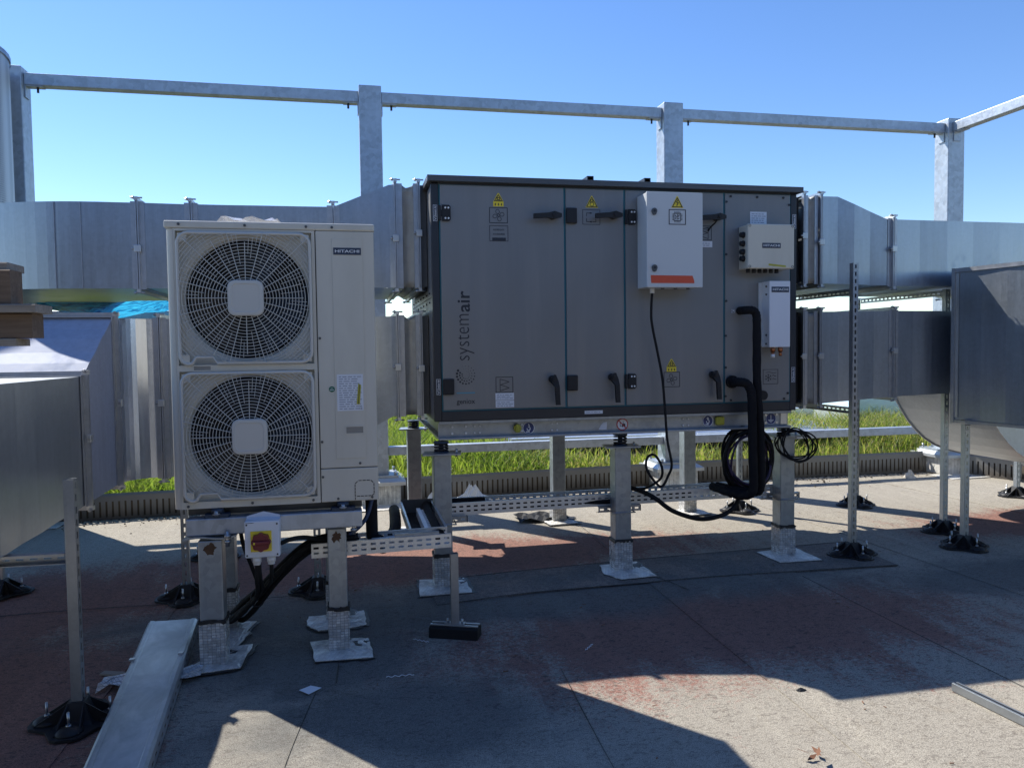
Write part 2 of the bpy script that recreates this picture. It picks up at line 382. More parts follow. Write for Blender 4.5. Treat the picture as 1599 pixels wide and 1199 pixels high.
def islands(b):
    par = list(range(len(b.v)))
    def find(i):
        while par[i] != i: par[i] = par[par[i]]; i = par[i]
        return i
    for f in b.f:
        for i in f[1:]: par[find(f[0])] = find(i)
    comp = {}
    for i in range(len(b.v)): comp.setdefault(find(i), []).append(i)
    A = [[c, np.array([b.v[i] for i in c]).min(0)-.0008, np.array([b.v[i] for i in c]).max(0)+.0008] for c in comp.values()]
    again = True
    while again:
        again = False; out = []
        for g in A:
            for h in out:
                if (g[1] <= h[2]).all() and (h[1] <= g[2]).all():
                    h[0] = h[0]+g[0]; h[1] = np.minimum(h[1], g[1]); h[2] = np.maximum(h[2], g[2]); again = True; break
            else: out.append(g)
        A = out
    res = []
    for c, _, _ in A:
        m = {i: k for k, i in enumerate(c)}; q = B(); q.v = [b.v[i] for i in c]
        for f, sm in zip(b.f, b.sm):
            if f[0] in m: q.f.append(tuple(m[i] for i in f)); q.sm.append(sm)
        res.append(q)
    return res
def part(name, b, mat, parent=None, label=None):
    if name in SPLIT and parent is not None:
        isl = islands(b)
        if len(isl) > 1: return [part1(name.rstrip('s') if name in ('anchor_bolts', 'earth_bolts') else name, q, mat, parent, label) for q in isl][0]
    return part1(name, b, mat, parent, label)
def part1(name, b, mat, parent=None, label=None):
    me = mesh_from(name, b)
    if parent is not None:
        og = ORG.get(root_of(parent).name)
        if og: me.transform(Matrix.Translation([-c for c in og]))
    me.materials.append(M[mat]); o = bpy.data.objects.new(name, me); C.objects.link(o)
    if parent is not None: o.parent = parent
    if label: o['label'] = label
    return o
def thing(name, label, cat, loc=(0, 0, 0), group=None, local=False, rz=0):
    o = bpy.data.objects.new(name, None); o.empty_display_size = .1; C.objects.link(o); o.location = loc; o.rotation_euler = (0, 0, rz)
    if not local: ORG[o.name] = tuple(loc)
    o['label'] = label; o['category'] = cat
    if group: o['group'] = group
    return o
def solo(name, b, mat, label, cat, group=None, kind=None):
    """a thing that is one mesh; its origin is put at the middle of its base"""
    V = np.array(b.v); og = ((V[:, 0].min()+V[:, 0].max())/2, (V[:, 1].min()+V[:, 1].max())/2, V[:, 2].min())
    b.v = [tuple(p[i]-og[i] for i in range(3)) for p in b.v]
    o = part(name, b, mat); o.location = og
    if label: o['label'] = label
    if cat: o['category'] = cat
    if group: o['group'] = group
    if kind: o['kind'] = kind
    return o
def struct(name, b, mat, parent=None, kind='structure'):
    o = part(name, b, mat, parent); o['kind'] = kind; return o
def dup(root, loc, label, rz=None):
    r = root.copy(); C.objects.link(r); r.location = loc; r['label'] = label
    if rz is not None: r.rotation_euler = (0, 0, rz)
    for ch in list(root.children):
        c = ch.copy(); C.objects.link(c); c.parent = r
        for g in ch.children:
            d = g.copy(); C.objects.link(d); d.parent = c
    return r
def text(body, x0, z0, x1, z1, y, mat, parent, up=False, bold=0.0, name='lettering', th=.0012):
    """flat lettering fitted to a rectangle on a plane facing -Y; up=True reads bottom to top"""
    cu = bpy.data.curves.new('t', 'FONT'); cu.body = body; cu.size = 1; cu.offset = bold; cu.resolution_u = 3
    to = bpy.data.objects.new('t', cu); C.objects.link(to)
    dg = bpy.context.evaluated_depsgraph_get(); dg.update()
    me = bpy.data.meshes.new_from_object(to.evaluated_get(dg)); bpy.data.objects.remove(to); bpy.data.curves.remove(cu)
    n = len(me.vertices); co = np.zeros(n*3); me.vertices.foreach_get('co', co); co = co.reshape(-1, 3)
    a, bb = co[:, 0].min(), co[:, 0].max(); c, d = co[:, 1].min(), co[:, 1].max()
    tu = (co[:, 0]-a)/(bb-a); tv = (co[:, 1]-c)/max(1e-6, d-c)
    b = B(); fs = [tuple(p.vertices) for p in me.polygons]; bpy.data.meshes.remove(me)
    if up: vs = [(x1-(x1-x0)*v, y-th, z0+(z1-z0)*u) for u, v in zip(tu, tv)]
    else: vs = [(x0+(x1-x0)*u, y-th, z0+(z1-z0)*v) for u, v in zip(tu, tv)]
    b.add(vs, fs)
    return part(name, b, mat, parent)
def smooth_path(pts, n=8, closed=False):
    P = [Vector(p) for p in pts]; m = len(P); out = []
    for i in range(m if closed else m-1):
        p0 = P[(i-1) % m] if closed or i > 0 else P[i]; p1 = P[i]; p2 = P[(i+1) % m]; p3 = P[(i+2) % m] if closed or i+2 < m else p2
        for k in range(n):
            t = k/n; out.append(.5*((2*p1)+(-p0+p2)*t+(2*p0-5*p1+4*p2-p3)*t*t+(-p0+3*p1-3*p2+p3)*t**3))
    if not closed: out.append(P[-1])
    return out
def flat_patch(pts, z, th, jag=.005, n=4):
    """ragged outline sheet lying on the ground"""
    out = []
    for i, p in enumerate(pts):
        q = pts[(i+1) % len(pts)]
        for k in range(n):
            t = k/n; out.append((p[0]+(q[0]-p[0])*t+random.uniform(-jag, jag), p[1]+(q[1]-p[1])*t+random.uniform(-jag, jag), z))
    return B().prism(out, (0, 0, th))

# ------------------------------------------------------------------ the setting
b = B().add([(-3000, -3000, -12), (3000, -3000, -12), (3000, 3000, -12), (-3000, 3000, -12)], [(0, 1, 2, 3)])
struct('ground', b, 'far_land')
b = B().box(-24, -5.0, -11.9, 24, 24, 0)
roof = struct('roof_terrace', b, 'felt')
# torch-on felt sheets lying on the roof, each lapped over its neighbour
def sheet(x0, y0, x1, y1, skew, z, mat, wob=.006):
    n = 14; L = []; R = []
    for k in range(n+1):
        t = k/n; y = y0+(y1-y0)*t; s = skew*(y-5)
        L.append((x0+s+random.uniform(-wob, wob), y, z)); R.append((x1+s+random.uniform(-wob, wob), y, z))
    return B().prism(L[::-1]+R if False else R+L[::-1], (0, 0, -.0035))
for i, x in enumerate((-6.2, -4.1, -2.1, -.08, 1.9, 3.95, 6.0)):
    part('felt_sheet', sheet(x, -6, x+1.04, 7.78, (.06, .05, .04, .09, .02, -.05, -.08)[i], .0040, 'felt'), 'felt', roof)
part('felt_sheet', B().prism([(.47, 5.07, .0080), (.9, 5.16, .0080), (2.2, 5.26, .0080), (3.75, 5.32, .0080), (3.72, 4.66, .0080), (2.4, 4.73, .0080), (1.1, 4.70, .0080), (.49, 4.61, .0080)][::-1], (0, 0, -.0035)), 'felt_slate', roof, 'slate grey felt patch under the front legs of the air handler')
def bead(pts, w=.0045, z=.0085):
    P = smooth_path([(p[0], p[1], z) for p in pts], 10); bb = B(); rings = []
    for i, p in enumerate(P):
        t = (P[min(i+1, len(P)-1)]-P[max(i-1, 0)]).normalized(); q = Vector((-t.y, t.x, 0))*w*random.uniform(.25, 1.0)
        rings.append([p-q, p+q, p+q*.4+Vector((0, 0, .0025)), p-q*.4+Vector((0, 0, .0025))])
    return bb.loft(rings)
for pts in (((.58, 4.62), (1.1, 4.70), (1.75, 4.71), (2.4, 4.73), (3.72, 4.66)), ((-.05, 4.95), (-.07, 4.2), (-.09, 3.63)),
            ((.47, 5.07), (.9, 5.16), (2.2, 5.26), (3.75, 5.32)), ((-2.7, 5.0), (-1.7, 5.05), (-.62, 5.0), (-.1, 5.02)), ((1.9, 4.95), (2.02, 4.72), (2.08, 4.5))):
    part('bitumen_seam', bead(pts), 'sealant', roof)
for pts in (((.90, 1.5), (.92, 2.6), (.97, 3.55)), ((-.30, 2.2), (-.27, 2.9), (-.17, 3.62)), ((1.93, 5.4), (1.94, 6.5), (1.95, 7.7)), ((2.94, 1.8), (2.93, 3.2), (2.94, 4.6))):
    part('bitumen_seam', bead(pts, .0028, .0045), 'sealant', roof)
# planted bed behind the slotted edging
EDGE = [(-7.0, 7.55), (-2.0, 7.80), (1.1, 7.95), (3.9, 8.13), (6.95, 8.06), (7.12, 7.65), (7.34, 7.1), (7.7, 5.8)]
def rise(x, y):
    return .19+.055*max(0, min(1, (y-8.5)/4))+.02*math.sin(x*1.7)*math.cos(y*1.3)
nx, ny = 60, 26; vs = []; fs = []
def edge_y(x):
    for (a, c), (d, e) in zip(EDGE[:4], EDGE[1:5]):
        if a <= x <= d: return c+(e-c)*(x-a)/(d-a)
    return EDGE[0][1] if x < -7 else (8.30-(x-6.95)*2.6 if x < 7.7 else 6.2)
for j in range(ny+1):
    for i in range(nx+1):
        x = -7+21*i/nx; y0 = edge_y(x)+.04; y = y0+(20-y0)*(j/ny)**1.7; vs.append((x, y, rise(x, y)))
for j in range(ny):
    for i in range(nx): a = j*(nx+1)+i; fs.append((a, a+1, a+nx+2, a+nx+1))
base = len(vs)
for i in range(nx+1): v = vs[i]; vs.append((v[0], v[1], -.02))
for i in range(nx): fs.append((base+i, base+i+1, i+1, i))
bed = struct('planting_bed', B().add(vs, fs, True), 'soil')
b = B()
for (x0, y0, x1, y1) in ((-7, 20.1, 24, 20.5), (-24, 20.1, -7, 20.5), (23.6, -5, 24, 20.1), (-24, -5, -23.6, 20.1)): b.box(x0, y0, 0, x1, y1, .45)
struct('roof_parapet', b, 'roof_edge')
# added dark wall, unseen behind the camera, to cut sky fill and reflections
b = B()
for k in range(23): b.box(-11.5+k, -4.62, .05, -11.5+k+.985, -4.58, 4.6)
for k in range(5): b.box(-11.5+k*5.7, -4.9, 0, -11.28+k*5.7, -4.63, 4.6)
struct('sky_block_wall', b, 'blocker_dark')
# grass: many blades
def grass_mesh(n, fx, hfun, name):
    X = np.empty(n); Y = np.empty(n); k = 0
    while k < n:
        m = n-k; xs, ys = fx(m)
        if not name.startswith('tall'): ys = np.where((xs > 1.85) & (xs < 6.75) & (ys > 8.95) & (ys < 10.75), 0.0, ys)
        ey = np.array([edge_y(a) for a in xs]); ok = ys > ey+.07; q = ok.sum()
        X[k:k+q] = xs[ok]; Y[k:k+q] = ys[ok]; k += q
    Z = np.array([rise(a, c) for a, c in zip(X, Y)])-.01
    H = hfun(X, Y, n); A = rng.uniform(0, 2*PI, n); W = rng.uniform(.003, .0065, n)*(1+Y*.045)
    lean = rng.uniform(.15, .95, n)*H; LA = rng.uniform(0, 2*PI, n)
    dx, dy = np.cos(A)*W, np.sin(A)*W; lx, ly = np.cos(LA)*lean, np.sin(LA)*lean
    P = np.empty((n, 5, 3))
    P[:, 0] = np.stack([X-dx, Y-dy, Z], 1); P[:, 1] = np.stack([X+dx, Y+dy, Z], 1)
    P[:, 2] = np.stack([X+dx*.8+lx*.35, Y+dy*.8+ly*.35, Z+H*.6], 1); P[:, 3] = np.stack([X-dx*.8+lx*.35, Y-dy*.8+ly*.35, Z+H*.6], 1)
    P[:, 4] = np.stack([X+lx, Y+ly, Z+H*.95], 1)
    me = bpy.data.meshes.new(name); me.vertices.add(n*5); me.vertices.foreach_set('co', P.ravel())
    o = np.arange(n)*5
    L = np.stack([o, o+1, o+2, o+3, o+3, o+2, o+4], 1).ravel()
    me.loops.add(n*7); me.loops.foreach_set('vertex_index', L.astype(np.int32))
    st = np.stack([np.arange(n)*7, np.arange(n)*7+4], 1).ravel(); me.polygons.add(n*2); me.polygons.foreach_set('loop_start', st.astype(np.int32))
    me.update(calc_edges=True); me.materials.append(M['grass'])
    o = bpy.data.objects.new(name, me); C.objects.link(o); o['kind'] = 'stuff'; o['label'] = 'bright green unmown grass growing behind the slotted edging'; return o
def near(m): return rng.uniform(-3.2, 8.0, m), 5.9+rng.exponential(1.0, m)+rng.uniform(1.2, 2.6, m)
def far(m): return rng.uniform(-6.5, 13.5, m), rng.uniform(8, 19, m)
def h1(X, Y, n):
    patch = .5+.5*np.sin(X*1.9+np.sin(Y*2.3))*np.cos(Y*1.7+X*.6); ey = np.array([edge_y(a) for a in X])
    return rng.uniform(.025, .13, n)*(.30+1.15*patch)*np.where(X > 2.6, .72, 1.15)*np.clip(.45+(Y-ey)*1.1, .45, 1.2)
grass_mesh(60000, near, h1, 'grass')
grass_mesh(70000, far, lambda X, Y, n: rng.uniform(.08, .26, n), 'grass')
def tuft(m):
    cs = np.array([(6.4, 9.2), (6.8, 9.6), (7.3, 9.4), (6.1, 9.9), (7.6, 10.1), (5.6, 9.7), (.55, 9.2), (.9, 9.9), (1.5, 9.0), (8.1, 9.3), (6.9, 8.9)]); k = rng.integers(0, len(cs), m)
    return cs[k, 0]+rng.normal(0, .22, m), cs[k, 1]+rng.normal(0, .28, m)
grass_mesh(7000, tuft, lambda X, Y, n: rng.uniform(.16, .50, n)*np.where(X < 3, .8, 1.0), 'tall_grass')

# slotted edging strip
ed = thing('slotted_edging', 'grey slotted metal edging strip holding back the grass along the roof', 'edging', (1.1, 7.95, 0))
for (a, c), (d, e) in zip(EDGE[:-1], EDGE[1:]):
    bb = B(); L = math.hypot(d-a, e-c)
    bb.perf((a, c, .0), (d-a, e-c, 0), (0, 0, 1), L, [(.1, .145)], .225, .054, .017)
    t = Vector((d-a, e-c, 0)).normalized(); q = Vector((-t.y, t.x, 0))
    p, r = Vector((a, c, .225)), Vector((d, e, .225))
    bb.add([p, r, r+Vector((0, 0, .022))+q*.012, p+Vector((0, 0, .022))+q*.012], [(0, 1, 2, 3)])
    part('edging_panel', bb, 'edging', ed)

# ------------------------------------------------------------------ galvanised steel frame round the roof
def steel_post(x, y, depth, label):
    t = thing('steel_post', label, 'steel post', (x+.11, y+depth/2, 0), 'steel posts of the tall frame')
    part('shaft', B().box(x, y, .29, x+.222, y+depth, 4.175, .008), 'galv_post', t)
    part('base_plate', B().box(x-.09, y-.09, .27, x+.312, y+depth+.09, .29), 'galv_post', t)
    bb = B()
    for i in (-.06, .282):
        for j in (-.06, depth+.06): bb.cyl((x+i, y+j, .29), (x+i, y+j, .33), .014, 6)
    part('anchor_bolts', bb, 'bolt', t)
    p = thing('post_plinth', 'foil wrapped plinth of the post '+label.split('post ')[1], 'plinth', (x+.11, y+depth/2, 0), 'plinths under the steel posts')
    part('wrapped_block', B().box(x-.11, y-.11, 0, x+.333, y+depth+.11, .20, .01), 'foil_sheet', p)
    bb = B().box(x-.16, y-.16, .20, x+.382, y+depth+.16, .235); bb.prism([(x-.16, y-.16, .235), (x+.382, y-.16, .235), (x+.332, y-.09, .268), (x-.11, y-.09, .268)], (0, depth+.2, 0))
    part('metal_collar', bb, 'plinth_metal', p)
    part('foil_sheet', flat_patch([(x-.25, y-.42), (x+.5, y-.40), (x+.52, y-.10), (x-.28, y-.10)], .006, .005), 'foil_sheet', p)
    return t
PY = 7.9
steel_post(-3.079, PY, .22, 'galvanised steel post standing far left beside the perforated drum')
steel_post(.152, PY, .22, 'galvanised steel post standing behind the left upper duct')
steel_post(3.372, PY, .22, 'galvanised steel post standing directly behind the dark air handler')
steel_post(6.918, PY, .22, 'galvanised steel post standing at the right corner of the frame')
def steel_rail(x0, x1, z0, z1, label, yy=PY+.05, brk=True):
    t = thing('steel_rail', label, 'steel rail', ((x0+x1)/2, yy+.055, z0), 'horizontal rails of the steel frame')
    part('rail_tube', B().box(x0, yy, z0, x1, yy+.11, z1, .006), 'galv_post', t)
    if brk:
        bb = B(); bo = B()
        for x, s in ((x0, 1), (x1, -1)):
            bb.box(x, yy+.01, z0-.008, x+s*.15, yy+.10, z0-.001); bb.box(x, yy+.01, z0-.11, x+s*.01, yy+.10, z0-.008)
            bo.cyl((x+s*.10, yy+.05, z0-.055), (x+s*.10, yy+.05, z0-.008), .011, 8)
        part('angle_bracket', bb, 'galv_post', t); part('bracket_bolt', bo, 'ahu_frame', t)
    return t
steel_rail(-2.855, .150, 4.02, 4.128, 'upper steel rail spanning the far left bay against the sky')
steel_rail(.376, 3.370, 4.02, 4.128, 'upper steel rail spanning the middle bay above the air handler')
steel_rail(3.596, 6.916, 4.02, 4.128, 'upper steel rail spanning the right bay above the right duct')
steel_rail(.376, 3.370, .475, .562, 'low steel rail crossing the grass under the air handler', brk=False)
steel_rail(3.596, 6.916, .475, .562, 'low steel rail crossing the grass right of the air handler', brk=False)
steel_rail(-2.855, .150, 1.875, 1.955, 'middle steel rail seen below the blue plastic sheet', brk=False)
t = thing('steel_rail', 'upper steel rail running forward from the right corner post', 'steel rail', (7.03, 5.2, 4.02), 'horizontal rails of the steel frame')
part('rail_tube', B().box(6.975, 2.2, 4.02, 7.085, 7.897, 4.128, .006), 'galv_post', t)
part('angle_bracket', B().box(6.985, 7.75, 4.01, 7.075, 7.898, 4.018).box(6.985, 7.888, 3.91, 7.075, 7.898, 4.01), 'galv_post', t)
t = thing('steel_rail', 'low steel rail running forward from the right corner post', 'steel rail', (7.03, 6.4, .475), 'horizontal rails of the steel frame')
part('rail_tube', B().box(6.975, 5.2, .475, 7.085, 7.897, .562), 'galv_post', t)
# perforated drum at the far left edge
t = thing('perforated_drum', 'tall curved drum of pale perforated sheet at the far left edge', 'metal drum', (-3.47, 7.3, 0))
def ring_pts(cx, cy, r, z, n=40): return [(cx+r*math.cos(2*PI*k/n), cy+r*math.sin(2*PI*k/n), z) for k in range(n)]
ZT = 4.08
part('perforated_shell', B().loft([ring_pts(-3.47, 7.3, .70, .1), ring_pts(-3.47, 7.3, .70, 2.2), ring_pts(-3.47, 7.3, .70, ZT)], False, True, True), 'perforated_sheet', t)
part('top_rim', B().loft([ring_pts(-3.47, 7.3, .712, ZT-.02), ring_pts(-3.47, 7.3, .712, ZT+.02), ring_pts(-3.47, 7.3, .688, ZT+.02)], False, True, True), 'galv_post', t)
part('base_ring', B().cyl((-3.47, 7.3, 0), (-3.47, 7.3, .1), .73, 40), 'galv_post', t)

# corrugated sheets, metal lengths and a rooflight lying beyond the edging
def corrugated(p, u, w, L, W, z, label):
    t = thing('corrugated_sheet', label, 'metal sheet', (p[0], p[1], z), 'corrugated sheets left on the grass')
    u = Vector((*u, 0)).normalized(); w = Vector((*w, 0)).normalized(); n = int(W/.05); ra = []; rb = []; lo = []
    for k in range(n+1):
        zz = z+.022*(1 if (k//2) % 2 else -1)
        q = Vector((p[0], p[1], 0))+w*(W*k/n); ra.append(q+Vector((0, 0, zz))); rb.append(q+u*L+Vector((0, 0, zz)))
    bb = B(); bb.loft([ra, rb], False, False); bb.loft([[v-Vector((0, 0, .004)) for v in ra], [v-Vector((0, 0, .004)) for v in rb]], False, False)
    part('ribbed_metal', bb, 'aluminium', t)
    part('edge_trim', B().obox(Vector((p[0], p[1], z))+u*L/2, u*L/2, w*.012, Vector((0, 0, .03))), 'aluminium', t)
corrugated((1.95, 9.35), (1, -.06), (.06, 1), 2.25, 1.25, .40, 'bright corrugated sheet lying on the grass left of the middle post')
corrugated((4.3, 9.05), (1, -.04), (.04, 1), 2.3, 1.5, .42, 'bright corrugated sheet lying on the grass behind the cable coil')
t = thing('metal_profile', 'long pale metal profile lying on the grass beyond the corrugated sheet', 'metal profile', (7.9, 12.4, .25))
part('web', B().box(6.1, 12.3, .25, 9.6, 12.36, .42), 'aluminium', t); part('flange', B().box(6.1, 12.28, .42, 9.6, 12.55, .436).box(6.1, 12.28, .235, 9.6, 12.55, .25), 'aluminium', t)
t = thing('rooflight', 'pale translucent rooflight box beyond the tall grass', 'rooflight', (7.7, 10.6, .2))
part('upstand', B().box(7.28, 10.2, .2, 8.2, 11.1, .52), 'aluminium', t)
bb = B(); bb.prism([(7.3, 10.2, .522), (7.3, 10.2, .60), (7.42, 10.2, .78), (8.05, 10.2, .78), (8.18, 10.2, .60), (8.18, 10.2, .522)][::-1], (0, .88, 0))
part('glazing', bb, 'acrylic', t)

# ------------------------------------------------------------------ strut posts on black plastic feet
def slotted_strut(h, ground=.085):
    """41 mm channel, slotted face towards -Y, open back"""
    s = .0205; bb = B()
    bb.perf((-s, -s, ground), (0, 0, 1), (1, 0, 0), h-ground, [(s, .0135)], 2*s, .052, .029)
    for x in (-s, s):
        bb.box(x-.00125, -s, ground, x+.00125, s, h)
    bb.box(-s, s-.0025, ground, -s+.0095, s, h); bb.box(s-.0095, s-.0025, ground, s, s, h)
    bb.box(-s, -s+.0008, h-.003, s, s, h-.0005) if False else None
    return bb
def lobe(bb, cx, cy, r, h):
    rings = []
    for k in range(5):
        a = k/4*PI/2; rr = r*math.cos(a)*.9+r*.1*(k < 4); rings.append([(cx+rr*math.cos(2*PI*i/12), cy+rr*math.sin(2*PI*i/12), .012+h*math.sin(a)) for i in range(12)])
    bb.loft(rings, True, True, True)
def strut(h, loc, label, rz=0.0, foot_rz=0.0, group='slotted strut posts on black plastic feet'):
    t = thing('strut_post', label, 'strut post', loc, group, True, rz)
    part('slotted_channel', slotted_strut(h), 'strut_steel', t)
    fr = foot_rz-rz; R = Matrix.Rotation(fr, 4, 'Z')
    bb = B(); q = .175
    pts = []
    for k in range(4):
        a = k*PI/2; c = Vector((math.cos(a), math.sin(a))); d = Vector((-c.y, c.x))
        pts += [c*q-d*.055, c*(q+.012)-d*.03, c*(q+.012)+d*.03, c*q+d*.055, (c+d)*.098]
    bb.prism([(p.x, p.y, .004) for p in pts], (0, 0, .010))
    bb.loft([[(sx*.075, sy*.075, .013) for sx, sy in ((-1, -1), (1, -1), (1, 1), (-1, 1))], [(sx*.062, sy*.062, .03) for sx, sy in ((-1, -1), (1, -1), (1, 1), (-1, 1))], [(sx*.034, sy*.034, .098) for sx, sy in ((-1, -1), (1, -1), (1, 1), (-1, 1))]])
    for k in range(4):
        a = k*PI/2; lobe(bb, .122*math.cos(a), .122*math.sin(a), .056, .028)
        for off in (-.030, .030):
            c = Vector((math.cos(a), math.sin(a), 0)); d = Vector((-c.y, c.x, 0))
            p, r = c*.036+d*off, c*.155+d*off*1.5
            bb.loft([[p+d*.003+Vector((0, 0, .094)), p-d*.003+Vector((0, 0, .094)), p-d*.003+Vector((0, 0, .012)), p+d*.003+Vector((0, 0, .012))], [r+d*.003+Vector((0, 0, .020)), r-d*.003+Vector((0, 0, .020)), r-d*.003+Vector((0, 0, .012)), r+d*.003+Vector((0, 0, .012))]])
    bb.v = [tuple(R @ Vector(p)) for p in bb.v]
    fo = part('plastic_foot', bb, 'black_plastic', t)
    bo = B()
    for k in range(4):
        a = k*PI/2; x, y = .122*math.cos(a), .122*math.sin(a)
        bo.cyl((x, y, .036), (x, y, .098), .0055, 8); bo.cyl((x, y, .038), (x, y, .047), .011, 6)
    bo.v = [tuple(R @ Vector(p)) for p in bo.v]
    part('threaded_rod', bo, 'bolt', fo)
    return t
strut(1.03, (-1.145, 3.50, .004), 'nearest slotted strut on a black foot at the lower left under the near duct', PI/2)
strut(.80, (-1.03, 5.13, .004), 'slotted strut on a black foot just left of the front left outdoor unit leg')
strut(.80, (-.225, 5.08, .004), 'slotted strut on a black foot behind the right outdoor unit leg')
strut(.78, (-1.02, 6.10, .004), 'slotted strut on a black foot farthest back under the outdoor unit')
strut(.78, (-2.24, 5.53, .004), 'slotted strut on a black foot at the left edge under the near duct')
strut(2.13, (3.588, 4.985, .004), 'tallest slotted strut standing right of the air handler in front of the ducts')
strut(2.0, (3.556, 6.60, .004), 'slotted strut on a black foot behind the big cable coil')
strut(1.98, (4.735, 6.53, .004), 'sunlit slotted strut standing behind the tallest strut under the right ducts')
strut(1.98, (4.745, 5.42, .004), 'slotted strut rising beside the left edge of the near right duct')
strut(.935, (4.525, 4.96, .004), 'slotted strut on a black foot under the left corner of the near right duct')
strut(.42, (6.54, 6.5, .004), 'short slotted strut at the right edge under the bent duct')
def channel(p, q, label, s=.0205):
    p, q = Vector(p), Vector(q); d = (q-p); L = d.length; u = d.normalized(); w = Vector((0, 0, 1)).cross(u)
    bb = B(); bb.perf(p-w*s-Vector((0, 0, s)), u, (0, 0, 1), L, [(s, .0135)], 2*s, .052, .029)
    c = (p+q)/2
    bb.obox(c+Vector((0, 0, s)), u*L/2, w*s, Vector((0, 0, .00125))); bb.obox(c-Vector((0, 0, s)), u*L/2, w*s, Vector((0, 0, .00125))); bb.obox(c+w*(s-.0013)+Vector((0, 0, s-.006)), u*L/2, w*.00125, Vector((0, 0, .005)))
    return solo('strut_channel', bb, 'strut_steel', label, 'channel bar', 'horizontal strut channels')
channel((3.588, 5.01, 1.93), (3.556, 6.575, 1.93), 'channel bar carrying the upper right duct near the air handler')
channel((3.63, 5.01, 1.06), (3.60, 6.575, 1.06), 'channel bar carrying the lower right duct near the air handler')
channel((4.745, 5.45, 1.955), (4.735, 6.50, 1.955), 'channel bar carrying the upper right duct farther right')
channel((-1.17, 3.50, .705), (-2.5, 3.55, .705), 'channel bar under the near left duct beside the nearest strut')
channel((-1.03, 5.15, .735), (-1.02, 6.08, .735), 'channel bar under the lower left duct behind the outdoor unit')
channel((4.50, 4.96, .955), (5.9, 4.96, .955), 'channel bar under the near right duct')

# ------------------------------------------------------------------ ducts
def panelled(st, step=.17):
    """insert crease stations between (x, z0, z1) stations"""
    out = []
    for (a, b, c), (d, e, f) in zip(st[:-1], st[1:]):
        n = max(1, int(abs(d-a)/step))
        for k in range(n):
            t = k/n; out.append((a+(d-a)*t, b+(e-b)*t, c+(f-c)*t))
    out.append(st[-1]); return out
def duct_x(st, y0, y1, step=.17, amp=.0021, cap=True):
    rings = []
    for i, (x, z0, z1) in enumerate(panelled(st, step)):
        j = amp*(1 if i % 2 else -1)+random.uniform(-.0010, .0010)
        rings.append([(x, y0+j, z0), (x, y0+j, z1), (x, y1, z1), (x, y1, z0)])
    return B().loft(rings, cap)
def hoop(b, axis, p, lo, hi, z0, z1, w, out, inn=-.001):
    """rectangular collar round a duct; axis 0: duct runs along X at x=p, lo/hi are its Y sides"""
    for (a0, a1, c0, c1) in ((lo-out, hi+out, z1-inn, z1+out), (lo-out, hi+out, z0-out, z0+inn), (lo-out, lo+inn, z0+inn, z1-inn), (hi-inn, hi+out, z0+inn, z1-inn)):
        if axis == 0: b.box(p, a0, c0, p+w, a1, c1)
        else: b.box(a0, p, c0, a1, p+w, c1)
def joint(parent, axis, p, lo, hi, z0, z1, clampside, strip=True):
    """bolted flange joint: two upright flanges, collar strips, clamps, corner bolts"""
    b = B(); hoop(b, axis, p-.009, lo, hi, z0, z1, .007, .030); hoop(b, axis, p+.002, lo, hi, z0, z1, .007, .030)
    if strip: hoop(b, axis, p-.040, lo, hi, z0, z1, .031, .007); hoop(b, axis, p+.009, lo, hi, z0, z1, .031, .007)
    f = part('flange', b, 'flange', parent)
    c = B(); bo = B(); s, e = (lo-.030, hi+.030)
    side = s if clampside < 0 else e
    zm = (z0+z1)/2+random.uniform(-.03, .03)
    zs = [zm]
    for z in zs:
        if axis == 0: c.box(p-.02, side-.008, z-.022, p+.02, side+.012, z+.022, .003); bo.cyl((p-.034, side-.001, z), (p-.02, side-.001, z), .008, 6)
        else: c.box(side-.012, p-.02, z-.022, side+.008, p+.02, z+.022, .003); bo.cyl((side-.001, p-.034, z), (side-.001, p-.02, z), .008, 6)
    for q in (s+.012, e-.012):
        for z in (z0-.02, z1+.02):
            g = 1 if z > z1 else -1
            if axis == 0:
                c.box(p-.011, q-.018, z-.010, p+.011, q+.018, z+.012); bo.cyl((p-.034, q, z+.008*g), (p+.034, q, z+.008*g), .005, 6); bo.cyl((p-.026, q, z+.008*g), (p-.014, q, z+.008*g), .010, 6)
            else:
                c.box(q-.018, p-.011, z-.010, q+.018, p+.011, z+.012); bo.cyl((q, p-.034, z+.008*g), (q, p+.034, z+.008*g), .005, 6); bo.cyl((q, p-.026, z+.008*g), (q, p-.014, z+.008*g), .010, 6)
    part('flange_clamp', c, 'clamp', f); part('flange_bolt', bo, 'bolt', f)
def flex(parent, x0, x1, y0, y1, z0, z1):
    rings = []
    n = 14
    def rr(x, d):
        R = []
        for k in range(n): t = k/n; R.append((x, y0+d+random.uniform(-.006, .006), z0+(z1-z0)*t))
        for k in range(n): t = k/n; R.append((x, y0+(y1-y0)*t, z1-d+random.uniform(-.006, .006)))
        for k in range(n): t = k/n; R.append((x, y1-d, z1-(z1-z0)*t))
        for k in range(n): t = k/n; R.append((x, y1-(y1-y0)*t, z0+d))
        return R
    for t, d in ((0, 0), (.3, .016), (.5, .022), (.7, .014), (1, 0)): rings.append(rr(x0+(x1-x0)*t, d))
    part('flexible_connector', B().loft(rings, False, True, True), 'flexcloth', parent)
YF, YB = 5.25, 6.45
